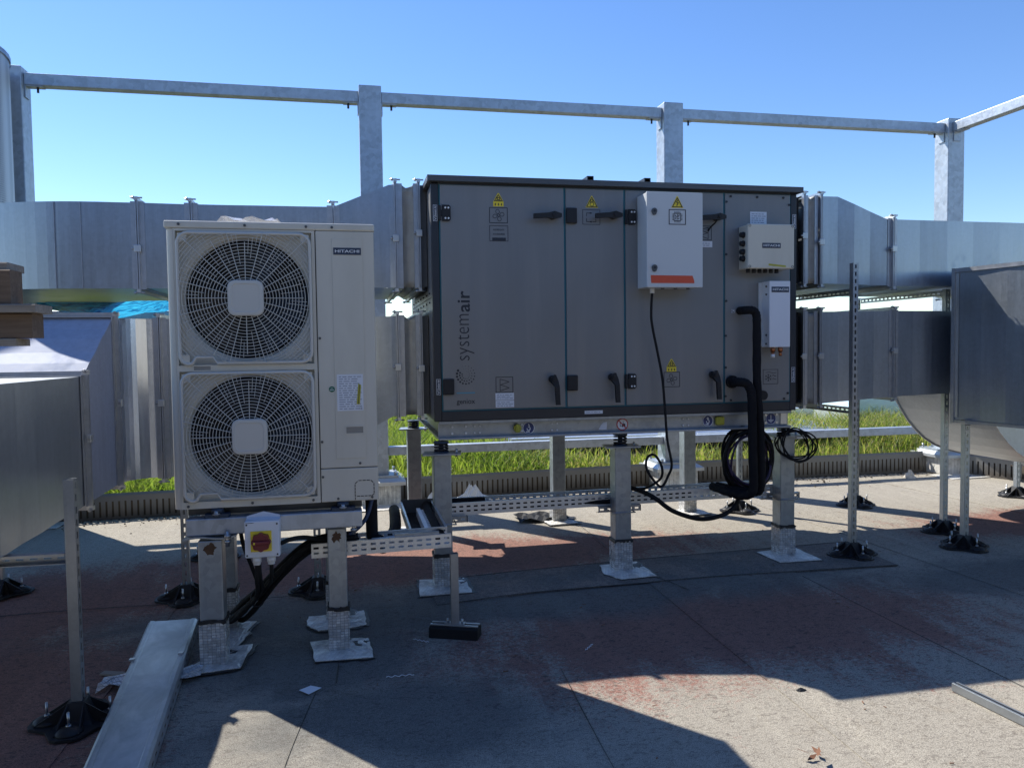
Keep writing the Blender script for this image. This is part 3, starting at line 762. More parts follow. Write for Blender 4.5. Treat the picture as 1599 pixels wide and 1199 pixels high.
# upper left
d = thing('rectangular_duct', 'upper left duct with sloped transition joining the dark air handler', 'duct', (-.6, 5.85, 1.965), 'rectangular ventilation ducts')
part('transition_piece', duct_x([(-.075, 1.965, 2.495), (.285, 1.967, 2.648), (.33, 1.968, 2.652)], YF, YB, .12), 'duct', d)
flex(d, .372, .445, YF, YB, 1.972, 2.65)
b = B(); hoop(b, 0, .335, YF, YB, 1.97, 2.652, .036, .006); hoop(b, 0, .446, YF, YB, 1.972, 2.655, .045, .006); part('connector_strip', b, 'flange', d)
joint(d, 0, .325, YF, YB, 1.968, 2.652, -1, False); joint(d, 0, .480, YF, YB, 1.972, 2.655, -1, False)
part('end_spigot', B().box(.49, YF+.004, 1.975, .532, YB, 2.652), 'ahu_roof', d)
part('duct_section', duct_x([(-.95, 1.96, 2.488), (-.085, 1.965, 2.493)], YF, YB, .20), 'duct', d)
joint(d, 0, -.08, YF, YB, 1.965, 2.494, -1)
part('duct_section', duct_x([(-1.265, 1.958, 2.490), (-.965, 1.96, 2.488)], YF, YB, .16), 'duct', d)
joint(d, 0, -.957, YF, YB, 1.96, 2.489, -1)
part('duct_section', duct_x([(-1.52, 1.956, 2.490), (-1.28, 1.958, 2.490)], YF, YB, .12), 'duct', d)
joint(d, 0, -1.272, YF, YB, 1.958, 2.490, -1)
rings = []; cx, cy = -1.52, YB+.15
for k in range(17):
    a = PI/4*min(k, 15)/15; R0 = cy-YF; R1 = cy-YB; e = (0, 0) if k < 16 else (-1.6*.707, 1.6*.707)
    rings.append([(cx-R*math.sin(a)+e[0], cy-R*math.cos(a)+e[1], z) for R, z in ((R0, 1.956), (R0, 2.490), (R1, 2.490), (R1, 1.956))])
part('duct_elbow', B().loft(rings), 'duct', d)
part('seam_rib', B().box(-1.756, 5.262, 1.957, -1.752, 5.27, 2.489).box(-1.602, YF-.004, 1.957, -1.598, YF+.004, 2.489), 'flange', d)
# lower left
d = thing('rectangular_duct', 'lower left duct curving round behind the cream outdoor unit', 'duct', (-.6, 5.6, .75), 'rectangular ventilation ducts')
part('transition_piece', duct_x([(-.36, .765, 1.768), (.285, 1.105, 1.776), (.33, 1.108, 1.778)], YF, YB, .13), 'duct', d)
flex(d, .372, .445, YF, YB, 1.11, 1.778)
b = B(); hoop(b, 0, .335, YF, YB, 1.108, 1.778, .036, .006); hoop(b, 0, .446, YF, YB, 1.112, 1.78, .045, .006); part('connector_strip', b, 'flange', d)
joint(d, 0, .325, YF, YB, 1.108, 1.778, -1, False); joint(d, 0, .480, YF, YB, 1.112, 1.78, -1, False)
part('end_spigot', B().box(.49, YF+.004, 1.115, .532, YB, 1.778), 'ahu_roof', d)
part('duct_section', duct_x([(-1.155, .762, 1.766), (-.37, .765, 1.768)], YF, YB, .2), 'duct', d)
joint(d, 0, -.362, YF, YB, .765, 1.768, -1); joint(d, 0, -1.165, YF, YB, .762, 1.766, -1)
rings = []; cx, cy = -1.18, YF-.20; W = YB-YF
for k in range(11):
    a = PI/2*k/10; R0 = .20; R1 = .20+W
    rings.append([(cx-R0*math.sin(a), cy+R0*math.cos(a), .762), (cx-R0*math.sin(a), cy+R0*math.cos(a), 1.766), (cx-R1*math.sin(a), cy+R1*math.cos(a), 1.766), (cx-R1*math.sin(a), cy+R1*math.cos(a), .762)])
part('duct_elbow', B().loft(rings, True, True, False), 'duct_shiny', d)
joint(d, 1, 5.04, -1.38-W, -1.38, .762, 1.766, 1)
rings = []
for i in range(6):
    t = i/5; y = 5.03-.56*t; e = .004*(-1)**i; rings.append([(-1.38, y, .762-.01*t), (-1.38, y, 1.763-.33*t+e), (-1.38-W, y, 1.763-.33*t+e), (-1.38-W, y, .762-.01*t)])
tp = part('transition_piece', B().loft(rings), 'duct_weathered', d)
d2 = thing('rectangular_duct', 'near left duct running forward past the outdoor unit with a low flat top', 'duct', (-1.98, 3.2, .74), 'rectangular ventilation ducts')
joint(d2, 1, 4.46, -1.38-W, -1.38, .752, 1.432, 1)
rings = []
for i, y in enumerate(np.linspace(4.45, 1.6, 15)):
    t = (4.45-y)/2.85; x = -1.38-.02*t+(.003 if i % 2 else -.003); rings.append([(x, y, .752-.04*t), (x, y, 1.432+.004*t), (-1.38-W, y, 1.432), (-1.38-W, y, .752-.04*t)])
part('duct_section', B().loft(rings), 'duct', d2)
part('edge_angle', B().box(-1.384, 1.62, .690, -1.372, 4.40, .712), 'flange', d2) if False else None
# upper right
XF = 5.25; XB = 6.45
d = thing('rectangular_duct', 'upper right duct sloping down from the dark air handler', 'duct', (4.6, 5.65, 1.99), 'rectangular ventilation ducts')
part('end_spigot', B().box(3.108, XF+.03, 2.0126, 3.3267, XB, 2.6541), 'black_plastic', d)
flex(d, 3.3839, 3.4411, XF, XB, 2.0126, 2.6572)
b = B(); hoop(b, 0, 3.3392, XF, XB, 2.0126, 2.6582, .045, .006); hoop(b, 0, 3.4390, XF, XB, 2.0105, 2.6593, .03, .006); part('connector_strip', b, 'flange', d)
joint(d, 0, 3.3423, XF, XB, 2.0126, 2.6582, -1, False); joint(d, 0, 3.4848, XF, XB, 2.0105, 2.6593, -1, False)
part('transition_piece', duct_x([(3.4951, 2.0095, 2.6603), (3.6386, 2.0074, 2.6624), (4.0545, 1.9970, 2.5044), (4.0908, 1.9970, 2.5023)], XF, XB, .11), 'duct', d)
joint(d, 0, 4.1044, XF, XB, 1.9960, 2.5023, -1)
part('duct_section', duct_x([(4.1137, 1.9950, 2.5023), (5.5619, 1.9929, 2.4981)], XF, XB, .21), 'duct', d)
joint(d, 0, 5.5723, XF, XB, 1.9929, 2.4981, -1)
part('duct_section', duct_x([(5.5827, 1.9929, 2.4981), (7.9010, 1.9929, 2.4940)], XF, XB, .25), 'duct', d)
# lower right
d = thing('rectangular_duct', 'lower right duct running from the air handler behind the tallest strut', 'duct', (4.0, 5.65, 1.12), 'rectangular ventilation ducts')
part('end_spigot', B().box(3.108, XF+.03, 1.1082, 3.3267, XB, 1.7943), 'black_plastic', d)
flex(d, 3.3839, 3.4411, XF, XB, 1.1050, 1.7974)
b = B(); hoop(b, 0, 3.3392, XF, XB, 1.1050, 1.7974, .045, .006); hoop(b, 0, 3.4390, XF, XB, 1.1050, 1.7974, .03, .006); part('connector_strip', b, 'flange', d)
joint(d, 0, 3.3423, XF, XB, 1.1050, 1.7974, -1, False); joint(d, 0, 3.4848, XF, XB, 1.1030, 1.7974, -1, False)
part('duct_section', duct_x([(3.4951, 1.1030, 1.7974), (4.1116, 1.1394, 1.8026)], XF, XB, .13, .0045), 'duct', d)
joint(d, 0, 4.1220, XF, XB, 1.1404, 1.8026, -1)
part('duct_section', duct_x([(4.1324, 1.1414, 1.8026), (4.8030, 1.1570, 1.7995)], XF, XB, .16, .0045), 'duct', d)
# bent duct dropping to the roof at the right
d = thing('bent_duct', 'large bent duct with pale curved underside sweeping down at the right', 'duct', (5.7, 5.8, .4))
prof = [(4.93, 1.19), (4.99, 1.07), (5.06, .95), (5.14, .835), (5.22, .745), (5.31, .665), (5.42, .598), (5.55, .545), (5.70, .505), (5.9, .470), (6.4, .42), (7.2, .40)]
up = [(5.75, 1.85), (5.76, 1.72), (5.78, 1.6), (5.82, 1.5), (5.86, 1.42), (5.92, 1.36), (6.0, 1.31), (6.08, 1.28), (6.2, 1.26), (6.35, 1.25), (6.7, 1.25), (7.2, 1.25)]
rings = [[(p[0], 5.28, p[1]), (q[0], 5.28, q[1]), (q[0], 6.33, q[1]), (p[0], 6.33, p[1])] for p, q in zip(prof, up)]
rings.insert(0, [(4.68, 5.28, 1.19), (4.68, 5.28, 1.785), (4.68, 6.33, 1.785), (4.68, 6.33, 1.19)])
part('curved_body', B().loft(rings), 'duct', d)
b = B()
for y in (5.276, 6.326):
    pa = [(p[0]-.006, y, p[1]-.006) for p in prof]
    b.loft([[(x, yy, z) for x, yy, z in ((p[0], p[1]-.004, p[2]-.004), (p[0], p[1]+.010, p[2]-.004), (p[0], p[1]+.010, p[2]+.008), (p[0], p[1]-.004, p[2]+.008))] for p in pa])
part('seam_rib', b, 'flange', d)
# near right duct
d = thing('rectangular_duct', 'near right duct with a sunlit triangle on its tall side face', 'duct', (5.2, 4.4, .96), 'rectangular ventilation ducts')
o = Vector((4.52, 5.10, 0)); u = Vector((.18, -.98, 0)).normalized(); w = Vector((.98, .18, 0)).normalized(); z0, z1 = .965, 2.095
rings = []
for i, t in enumerate(np.linspace(.03, 3.2, 17)):
    j = .004*(1 if i % 2 else -1); p = o+u*float(t)+w*(.008+j); q = o+u*float(t)+w*.70
    rings.append([(p.x, p.y, z0), (p.x, p.y, z1), (q.x, q.y, z1), (q.x, q.y, z0)])
part('duct_section', B().loft(rings), 'duct', d)
b = B()
def ob(t0, t1, s0, s1, a, c): 
    m = o+u*((t0+t1)/2)+w*((s0+s1)/2); b.obox((m.x, m.y, (a+c)/2), u*(t1-t0)/2, w*(s1-s0)/2, Vector((0, 0, (c-a)/2)))
ob(0, .028, -.012, .73, z1-.035, z1+.02); ob(0, .028, -.012, .73, z0-.03, z0+.035); ob(0, .028, -.012, .045, z0+.035, z1-.035); ob(0, .028, .67, .73, z0+.035, z1-.035)
ob(.0285, 3.2, -.006, .006, z1-.012, z1+.018); ob(.0285, 3.2, -.008, .03, z0-.022, z0-.002)
part('flange', b, 'flange', d)
b = B(); ob(.03, .055, -.003, .0, z0+.02, z1-.02); part('corner_strip', b, 'clamp', d)

# ------------------------------------------------------------------ air handling unit
Y0 = 4.95
A = thing('air_handler', 'long dark grey air handling unit standing on sprung steel legs', 'air handler', (1.82, 5.75, .95))
casing = part('casing', B().box(.536, 4.985, 1.09, 3.106, 6.56, 2.60), 'ahu_panel', A)
b = B()
for x in (.532, 3.062):
    for y in (Y0+.006, 6.52): b.box(x, y, 1.086, x+.046, y+.046, 2.605, .004)
for y in (Y0+.006, 6.52):
    b.box(.579, y, 1.086, 3.061, y+.046, 1.150, .004); b.box(.579, y, 2.600, 3.061, y+.046, 2.625, .003)
part('corner_frame', b, 'ahu_frame', A)
b = B()
for k in range(7): b.cyl((.5355, 5.15+k*.21, 1.92), (.529, 5.15+k*.21, 1.92), .006, 6); b.cyl((.5355, 5.15+k*.21, 1.86), (.529, 5.15+k*.21, 1.86), .006, 6)
b.box(.533, 5.0, 1.888, .5355, 6.5, 1.892)
part('side_rivets', b, 'print_dark', A)
roofp = part('roof_plate', B().prism([(.508, 4.915, 2.614), (3.136, 4.915, 2.614), (3.136, 6.62, 2.614), (.508, 6.62, 2.614)], (0, 0, .036)), 'ahu_roof', A)
b = B()
for x in (1.585, 1.99):
    b.box(x, 5.0, 2.651, x+.045, 6.5, 2.656); b.box(x, 5.0, 2.656, x+.006, 6.5, 2.69); b.box(x+.039, 5.0, 2.656, x+.045, 6.5, 2.69); b.box(x, 5.0, 2.69, x+.045, 6.5, 2.695)
part('roof_rail', b, 'ahu_frame', A)
divs = [.583, 1.412, 1.827, 2.552, 3.060]
DZ0, DZ1 = 1.158, 2.598
doors = []
for k, (a, c) in enumerate(zip(divs[:-1], divs[1:])):
    n = 'service_panel' if k == 3 else 'door'
    o = part(n, B().box(a+.007, Y0, DZ0, c-.007, 4.984, DZ1, .003), 'ahu_panel', A); doors.append(o)
    gk = B(); w = .006
    gk.box(a+.0005, Y0+.007, DZ0-.006, a+.0065, 4.984, DZ1+.006); gk.box(c-.0065, Y0+.007, DZ0-.006, c-.0005, 4.984, DZ1+.006)
    gk.box(a+.0066, Y0+.007, DZ0-.007, c-.0066, 4.984, DZ0-.001); gk.box(a+.0066, Y0+.007, DZ1+.001, c-.0066, 4.984, DZ1+.007)
    part('gasket', gk, 'gasket', o)
D1, D2, D3, D4 = doors
# hinges
def hinge(par, x, z, pins=True):
    b = B()
    b.prism([(x+.024, Y0-.001, z-.051), (x+.068, Y0-.001, z-.051), (x+.078, Y0-.001, z-.041), (x+.078, Y0-.001, z+.041), (x+.068, Y0-.001, z+.051), (x+.024, Y0-.001, z+.051)][::-1], (0, -.012, 0))
    b.box(x-.002, Y0-.016, z-.048, x+.016, Y0-.001, z+.048, .003); b.box(x+.014, Y0-.011, z-.02, x+.026, Y0-.002, z+.02)
    h = part('hinge', b, 'black_plastic', par)
    p = B()
    for dx in (.044, .064):
        for dz in (-.033, .033): p.cyl((x+dx, Y0-.0125, z+dz), (x+dx, Y0-.0165, z+dz), .006, 10)
    part('hinge_screw', p, 'print_white', h)
hinge(D1, .577, 2.417); hinge(D3, 1.829, 2.419); hinge(D3, 1.823, 1.319)
for x, z, par in ((1.418, 2.418, D2), (1.414, 1.317, D2), (.586, 1.310, D1)):
    part('hinge_cover', B().box(x, Y0-.022, z-.051, x+.074, Y0-.001, z+.051, .006), 'black_plastic', par)
# lever handles
def lever(par, x, z, kind):
    b = B(); b.cyl((x, Y0-.001, z), (x, Y0-.030, z), .024, 16)
    if kind == 'down':
        r = [[(x-.020, Y0-.060, z+.016), (x+.014, Y0-.060, z+.030), (x+.014, Y0-.028, z+.030), (x-.020, Y0-.028, z+.016)],
             [(x-.016, Y0-.064, z-.02), (x+.030, Y0-.064, z-.012), (x+.030, Y0-.028, z-.012), (x-.016, Y0-.028, z-.02)],
             [(x+.006, Y0-.070, z-.05), (x+.036, Y0-.070, z-.05), (x+.036, Y0-.046, z-.05), (x+.006, Y0-.046, z-.05)],
             [(x+.012, Y0-.072, z-.168), (x+.040, Y0-.072, z-.168), (x+.040, Y0-.050, z-.168), (x+.012, Y0-.050, z-.168)]]
    else:
        s = 1
        r = [[(x+.052, Y0-.060, z+.010), (x+.052, Y0-.028, z+.010), (x+.052, Y0-.028, z-.012), (x+.052, Y0-.060, z-.012)],
             [(x+.004, Y0-.066, z+.024), (x+.004, Y0-.028, z+.024), (x+.004, Y0-.028, z-.024), (x+.004, Y0-.066, z-.024)],
             [(x-.045, Y0-.070, z+.012), (x-.045, Y0-.042, z+.012), (x-.045, Y0-.042, z-.020), (x-.045, Y0-.070, z-.020)],
             [(x-.138, Y0-.072, z+.004), (x-.138, Y0-.050, z+.004), (x-.138, Y0-.050, z-.026), (x-.138, Y0-.072, z-.026)]]
    b.loft(r)
    b.cyl((x, Y0-.058, z), (x, Y0-.074, z), .012, 12)
    part('lever_handle', b, 'black_plastic', par)
lever(D1, 1.325, 2.413, 'side'); lever(D2, 1.742, 2.424, 'side'); lever(D3, 2.487, 2.428, 'side')
lever(D1, 1.312, 1.345, 'down'); lever(D2, 1.726, 1.350, 'down'); lever(D3, 2.458, 1.352, 'down')
part('cord', B().tube(smooth_path([(2.47, 4.885, 2.42), (2.462, 4.90, 2.39), (2.44, 4.93, 2.36), (2.425, 4.935, 2.335)]), .006, 6), 'black_rubber', D3)
# symbols and stickers
S = .0012
def warn_tri(par, x0, z0, x1, z1, kind):
    mid = (x0+x1)/2; zb = z0
    b = B()
    if kind == 'fan':
        zm = z0+(z1-z0)*.36; b.fpoly([(x0, z0), (x1, z0), (x1, zm), (mid+.004, z1), (mid-.004, z1), (x0, zm)], Y0-.0003); zb = zm-.002
    else: b.fpoly([(x0, z0), (x1, z0), (mid+.003, z1), (mid-.003, z1)], Y0-.0003)
    st = part('warning_sticker', b, 'yellow', par); b = B(); w = .0045
    h = z1-zb; y = Y0-.002
    b.stroke([(x0+.008, zb+.006), (x1-.008, zb+.006), (mid, z1-.010)], w, y, S, True)
    cz = zb+h*.36
    if kind == 'fan':
        b.fring(mid, cz, .006, .010, y, S, 14)
        for k in range(4): b.stroke([(mid+.010*math.cos(k*PI/2+.5), cz+.010*math.sin(k*PI/2+.5)), (mid+.018*math.cos(k*PI/2+.9), cz+.016*math.sin(k*PI/2+.9))], .003, y, S)
        for q in (.2, .5, .8): b.frect(x0+(x1-x0)*q-.003, z0+.006, x0+(x1-x0)*q+.003, z0+.020, y, S)
    elif kind == 'belt':
        b.fring(mid, cz-.006, .011, .014, y, S, 18); b.fring(mid, cz+.016, .006, .009, y, S, 14)
        b.stroke([(mid-.012, cz-.002), (mid-.007, cz+.018)], .002, y, S); b.stroke([(mid+.012, cz-.002), (mid+.007, cz+.018)], .002, y, S)
    part('symbol', b, 'print_dark', st)
warn_tri(D1, .934, 2.468, 1.002, 2.553, 'fan'); warn_tri(D2, 1.555, 2.476, 1.643, 2.553, 'belt'); warn_tri(D3, 2.124, 1.379, 2.195, 1.465, 'fan')
def fan_symbol(par, x0, z0, x1, z1, w=.004):
    b = B(); b.frame(x0, z0, x1, z1, w, Y0-.0003); cx, cz = (x0+x1)/2, (z0+z1)/2
    b.fring(cx, cz, .006, .009, Y0-.0003, S, 16)
    for k in range(4):
        a = k*PI/2+.25; pts = []
        for i in range(15):
            t = 2*PI*i/14; lx, lz = .024+.014*math.cos(t), .012*math.sin(t); pts.append((cx+lx*math.cos(a)-lz*math.sin(a), cz+lx*math.sin(a)+lz*math.cos(a)))
        b.stroke(pts, .0032, Y0-.0003)
    part('fan_symbol', b, 'print_dark', par)
fan_symbol(D1, .907, 2.361, 1.028, 2.462); fan_symbol(D3, 2.103, 1.273, 2.221, 1.377)
p = part('notice_frame', B().frame(.907, 2.245, 1.030, 2.346, .003, Y0-.0003).frect(.925, 2.249, 1.014, 2.268, Y0-.0003), 'print_dark', D1)
text('AGGREGATE', .930, 2.313, 1.004, 2.324, Y0-.0003, 'print_dark', p, bold=.01); text('ACCESSORIES', .928, 2.285, 1.008, 2.296, Y0-.0003, 'print_dark', p, bold=.01)
b = B(); b.frame(1.534, 2.364, 1.656, 2.463, .003, Y0-.0003)
for pts in (((1.585, 2.440), (1.562, 2.440), (1.562, 2.420)), ((1.562, 2.405), (1.562, 2.383), (1.580, 2.383)), ((1.605, 2.383), (1.626, 2.383), (1.626, 2.400))): b.stroke(pts, .0035, Y0-.0003)
for x in (1.592, 1.598): b.fpoly([(x, 2.377), (x, 2.389), (x-.011, 2.383)][::-1], Y0-.0003); b.fpoly([(x-.008, 2.434), (x-.008, 2.446), (x+.003, 2.440)], Y0-.0003)
part('heat_wheel_symbol', b, 'print_dark', D2)
b = B(); b.frame(.934, 1.264, 1.050, 1.367, .004, Y0-.0003); b.stroke([(.963, 1.275), (.963, 1.352), (1.023, 1.334), (.967, 1.315), (1.023, 1.294)], .004, Y0-.0003, S, True)
part('filter_symbol', b, 'print_dark', D1)
b = B(); b.frame(2.345, 2.275, 2.458, 2.373, .004, Y0-.0003); b.stroke([(2.432, 2.285), (2.432, 2.362), (2.372, 2.344), (2.428, 2.325), (2.372, 2.304)], .004, Y0-.0003, S, True)
part('filter_symbol', b, 'print_dark', D3)
b = B(); b.frame(2.847, 1.277, 2.964, 1.381, .003, Y0-.0003)
for k in range(3):
    a = k*PI/3+PI/6; cx, cz = 2.888, 1.323; b.stroke([(cx-.024*math.cos(a), cz-.024*math.sin(a)), (cx+.024*math.cos(a), cz+.024*math.sin(a))], .003, Y0-.0003)
for k in range(6):
    a = k*PI/3+PI/6; m = Vector((2.888+.016*math.cos(a), 1.323+.016*math.sin(a)))
    for s in (-.6, .6): b.stroke([m, m+Vector((math.cos(a+s), math.sin(a+s)))*.010], .0025, Y0-.0003)
for x0, z, x1 in ((2.872, 1.358, 2.948), (2.920, 1.336, 2.948), (2.920, 1.313, 2.948)): b.stroke([(x0+(x1-x0)*t/6, z+.004*math.sin(t*1.05)) for t in range(7)], .003, Y0-.0003)
part('cooling_symbol', b, 'print_dark', D4)
def white_sticker(par, x0, z0, x1, z1, rows=3, name='paper_sticker', y=Y0):
    st = part(name, B().frect(x0, z0, x1, z1, y-.0003), 'label_white', par); b = B(); dz = (z1-z0)/(rows+1); w = x1-x0
    for k in range(rows):
        z = z0+dz*(k+.75); x = x0+w*.08
        while x < x1-w*.2:
            l = random.uniform(.06, .26)*w; b.frect(x, z, min(x+l, x1-w*.06), z+dz*.34, y-.0016, .0004); x += l+w*.05
    part('fine_print', b, 'print_grey', st); return st
white_sticker(D1, .931, 1.215, 1.055, 1.261); white_sticker(D1, .932, 1.167, 1.055, 1.212); white_sticker(D3, 2.35, 2.227, 2.462, 2.268, 2)
white_sticker(A, 1.539, 1.106, 1.666, 1.128, 1, y=Y0+.0055); white_sticker(D4, 2.747, 2.36, 2.872, 2.477, 7, 'rating_plate')
# upright duct labels on the corner posts
for x0, z0, z1, tx, par in ((.543, 2.365, 2.470, 'Extract Air', A), (.546, 1.257, 1.361, 'Outdoor Air', A), (3.074, 2.366, 2.467, 'Exhaust Air', A), (3.070, 1.285, 1.394, 'Supply Air', A)):
    y = Y0+.0055; st = part('duct_label', B().frect(x0, z0, x0+.030, z1, y), 'navy', par); b = B(); b.frame(x0+.0015, z0+.0015, x0+.0285, z1-.0015, .002, y-.0013); b.frect(x0+.003, z0+.029, x0+.027, z0+.031, y-.0013)
    b.stroke([(x0+.009, z0+.009), (x0+.021, z0+.016), (x0+.009, z0+.023)], .003, y-.0013); part('label_border', b, 'print_white', st)
    text(tx, x0+.008, z0+.034, x0+.022, z1-.006, y-.0013, 'print_white', st, up=True, bold=.02)
# maker's lettering
text('system', .692, 1.478, .796, 1.776, Y0-.0003, 'print_dark', D1, up=True, bold=-.012)
text('air', .692, 1.790, .772, 1.925, Y0-.0003, 'print_dark', D1, up=True, bold=.014)
b = B(); cx, cz = .738, 1.384
for ring, (R, n, mx) in enumerate(((.058, 18, .0085), (.040, 15, .0062), (.025, 12, .0042))):
    for k in range(n):
        t = k/n; a = math.radians(150)+2*PI*t+ring*.15; r = mx*(1-t*.92)
        if r > .0010: b.fdisc(cx+R*math.cos(a), cz+R*math.sin(a), r, Y0-.0003, S, 10)
part('dot_spiral', b, 'print_dark', D1)
part('blue_line', B().frect(.676, 1.264, .796, 1.271, Y0-.0003), 'line_blue', D1)
text('geniox', .676, 1.187, .796, 1.228, Y0-.0003, 'print_dark', D1, bold=.006)
# screws and ports of the service panel
b = B()
for x, z in ((2.60, 2.578), (2.80, 2.578), (3.0, 2.578), (2.568, 2.54), (3.045, 2.53), (2.566, 2.18), (2.566, 1.86), (2.562, 1.62), (2.562, 1.40), (2.56, 1.2), (3.04, 1.21), (3.01, 1.172), (2.6, 1.172)): b.cyl((x, Y0-.0005, z), (x, Y0-.006, z), .008, 10)
part('panel_screw', b, 'print_dark', D4)
b = B(); b.cyl((2.835, Y0-.0005, 1.200), (2.835, Y0-.030, 1.200), .034, 16); part('drain_port', b, 'black_plastic', D4)
b = B(); b.fring(2.862, 1.197, .017, .021, Y0-.0003); part('port_ring', b, 'print_white', D4)
for x, z in ((2.60, 1.79), (2.555+.012, 1.292)):
    st = part('flow_sticker', B().frect(x+.002, z-.013, x+.030, z+.013, Y0-.0003), 'print_dark', D4); b = B(); b.frame(x+.003, z-.012, x+.029, z+.012, .002, Y0-.0016); b.stroke([(x+.008, z-.007), (x+.022, z+.006)], .003, Y0-.0016); b.stroke([(x+.010, z+.006), (x+.022, z+.006), (x+.022, z-.004)], .003, Y0-.0016); part('arrow_print', b, 'print_white', st)
# base frame
b = B()
for y, s in ((4.965, 1), (6.585, -1)):
    yw = y+s*.050
    b.box(.560, min(y, y+s*.06), 1.066, 3.08, max(y, y+s*.06), 1.085, .002); b.box(.560, min(y, y+s*.06), .962, 3.08, max(y, y+s*.06), .976, .002); b.box(.560, min(yw, yw+s*.006), .976, 3.08, max(yw, yw+s*.006), 1.066)
for x, s in ((.560, 1), (3.08, -1)):
    b.box(min(x, x+s*.05), 5.03, 1.066, max(x, x+s*.05), 6.52, 1.085); b.box(min(x, x+s*.05), 5.03, .962, max(x, x+s*.05), 6.52, .976); b.box(min(x+s*.04, x+s*.046), 5.03, .976, max(x+s*.04, x+s*.046), 6.52, 1.066)
base = part('base_frame', b, 'galv_leg', A)
b = B(); yb = 5.0135
for x in (.652, .742, .800, .835, 1.325, 1.362, 2.27, 2.31):
    for z in (1.000, 1.044): b.cyl((x, yb, z), (x, yb-.008, z), .0075 if x < .78 else .0055, 8)
for x in (1.120, 2.455):
    for z in (1.002, 1.044): b.cyl((x, yb, z), (x, yb-.008, z), .007, 8)
part('base_bolt', b, 'print_white', base)
b = B(); b.cyl((1.085, yb, 1.022), (1.085, yb-.03, 1.022), .026, 10); b.box(1.07, yb-.045, .995, 1.098, yb-.005, 1.05, .006)
part('yellow_lifting_point', b, 'yellow_dull', base)
b = B(); b.box(2.510, yb-.030, .995, 2.575, yb-.001, 1.055, .010); part('yellow_lifting_point', b, 'yellow_dull', base)
def round_sign(x, z, r, mat, kind):
    st = part('round_sign', B().fdisc(x, z, r, yb-.0003, .0015, 28), mat, base); y = yb-.002
    b = B()
    if kind == 'hook':
        b.fring(x, z, r*.90, r, y); b.stroke([(x, z+r*.6), (x+r*.12, z+r*.35), (x+r*.1, z+r*.1)], .005, y); b.stroke([(x+r*.1+r*.26*math.cos(a)-r*.1, z-r*.12+r*.28*math.sin(a)) for a in np.linspace(1.7, -3.2, 12)], .006, y); b.frect(x-r*.42, z-r*.72, x+r*.18, z-r*.52, y)
        part('hook_print', b, 'print_white', st)
    elif kind == 'earth':
        b.fring(x, z, r*.92, r, y); b.frect(x-.0025, z-r*.22, x+.0025, z+r*.62, y); b.frect(x-r*.5, z-r*.30, x+r*.5, z-r*.18, y); b.frect(x-r*.34, z-r*.48, x+r*.34, z-r*.38, y); b.frect(x-r*.16, z-r*.66, x+r*.16, z-r*.56, y)
        part('earth_print', b, 'print_white', st)
    else:
        k = B(); k.frect(x-r*.05, z-r*.25, x+r*.5, z+r*.10, y); k.frect(x+r*.12, z+r*.1, x+r*.18, z+r*.5, y); k.frect(x-r*.42, z-r*.35, x-r*.34, z+r*.3, y); k.frect(x-r*.42, z-r*.35, x-r*.1, z-r*.28, y)
        k.fdisc(x+r*.05, z-r*.3, r*.13, y-.0002, S, 10); k.fdisc(x+r*.4, z-r*.3, r*.13, y-.0002, S, 10); part('truck_print', k, 'print_dark', st)
        b.fring(x, z, r*.84, r, y); b.stroke([(x-r*.62, z+r*.62), (x+r*.62, z-r*.62)], .006, y-.0014); part('red_ring', b, 'red_ring', st)
round_sign(1.165, 1.020, .041, 'blue_sign', 'hook'); round_sign(1.825, 1.022, .042, 'print_white', 'nofork'); round_sign(2.458, 1.026, .040, 'blue_sign', 'hook'); round_sign(2.945, 1.026, .042, 'blue_sign', 'earth')
b = B(); b.fpoly([(1.655, .992), (1.712, .990), (1.716, 1.044), (1.690, 1.040), (1.672, 1.022), (1.664, 1.010)], yb-.0003); part('torn_sticker', b, 'label_white', base)
b = B()
for x in (2.902, 2.988):
    for z in (.998, 1.054): b.cyl((x, yb, z), (x, yb-.008, z), .009, 8)
b.box(3.02, yb-.006, .985, 3.068, yb, 1.062); part('earth_bolts', b, 'clamp', base)

# things fixed to the air handler's face
W = thing('control_cabinet', 'pale grey wall cabinet with two locks and an orange red strip', 'control cabinet', (2.12, 4.85, 1.99), None)
F = 4.77
part('cabinet_body', B().box(1.917, F+.022, 1.940, 2.303, 4.949, 2.554, .004), 'white_box', W)
dr = part('cabinet_door', B().box(1.914, F, 1.937, 2.306, F+.018, 2.557, .005), 'white_box', W)
k = F/Y0
sx = lambda x: x*k
sz = lambda z: 1.55+(z-1.55)*k
for z in (sz(2.465), sz(2.085)):
    b = B(); b.cyl((sx(2.038), F, z), (sx(2.038), F-.010, z), .019, 18); b.cyl((sx(2.038), F, z-.012), (sx(2.038), F-.008, z-.012), .015, 14); lk = part('lock', b, 'ahu_roof', dr); part('key_slot', B().cyl((sx(2.038), F-.0102, z), (sx(2.038), F-.013, z), .008, 12), 'print_dark', lk)
b = B(); x0, x1, z0, z1 = sx(2.161), sx(2.250), sz(2.489), sz(2.568); st = part('warning_sticker', b.fpoly([(x0, z0), (x1, z0), ((x0+x1)/2+.003, z1), ((x0+x1)/2-.003, z1)], F-.0003), 'yellow', dr)
b = B(); b.stroke([(x0+.009, z0+.006), (x1-.009, z0+.006), ((x0+x1)/2, z1-.011)], .005, F-.002, S, True); m = (x0+x1)/2; b.stroke([(m+.006, z0+.055), (m-.006, z0+.036), (m+.006, z0+.034), (m-.004, z0+.014)], .005, F-.002); part('lightning_symbol', b, 'print_dark', st)
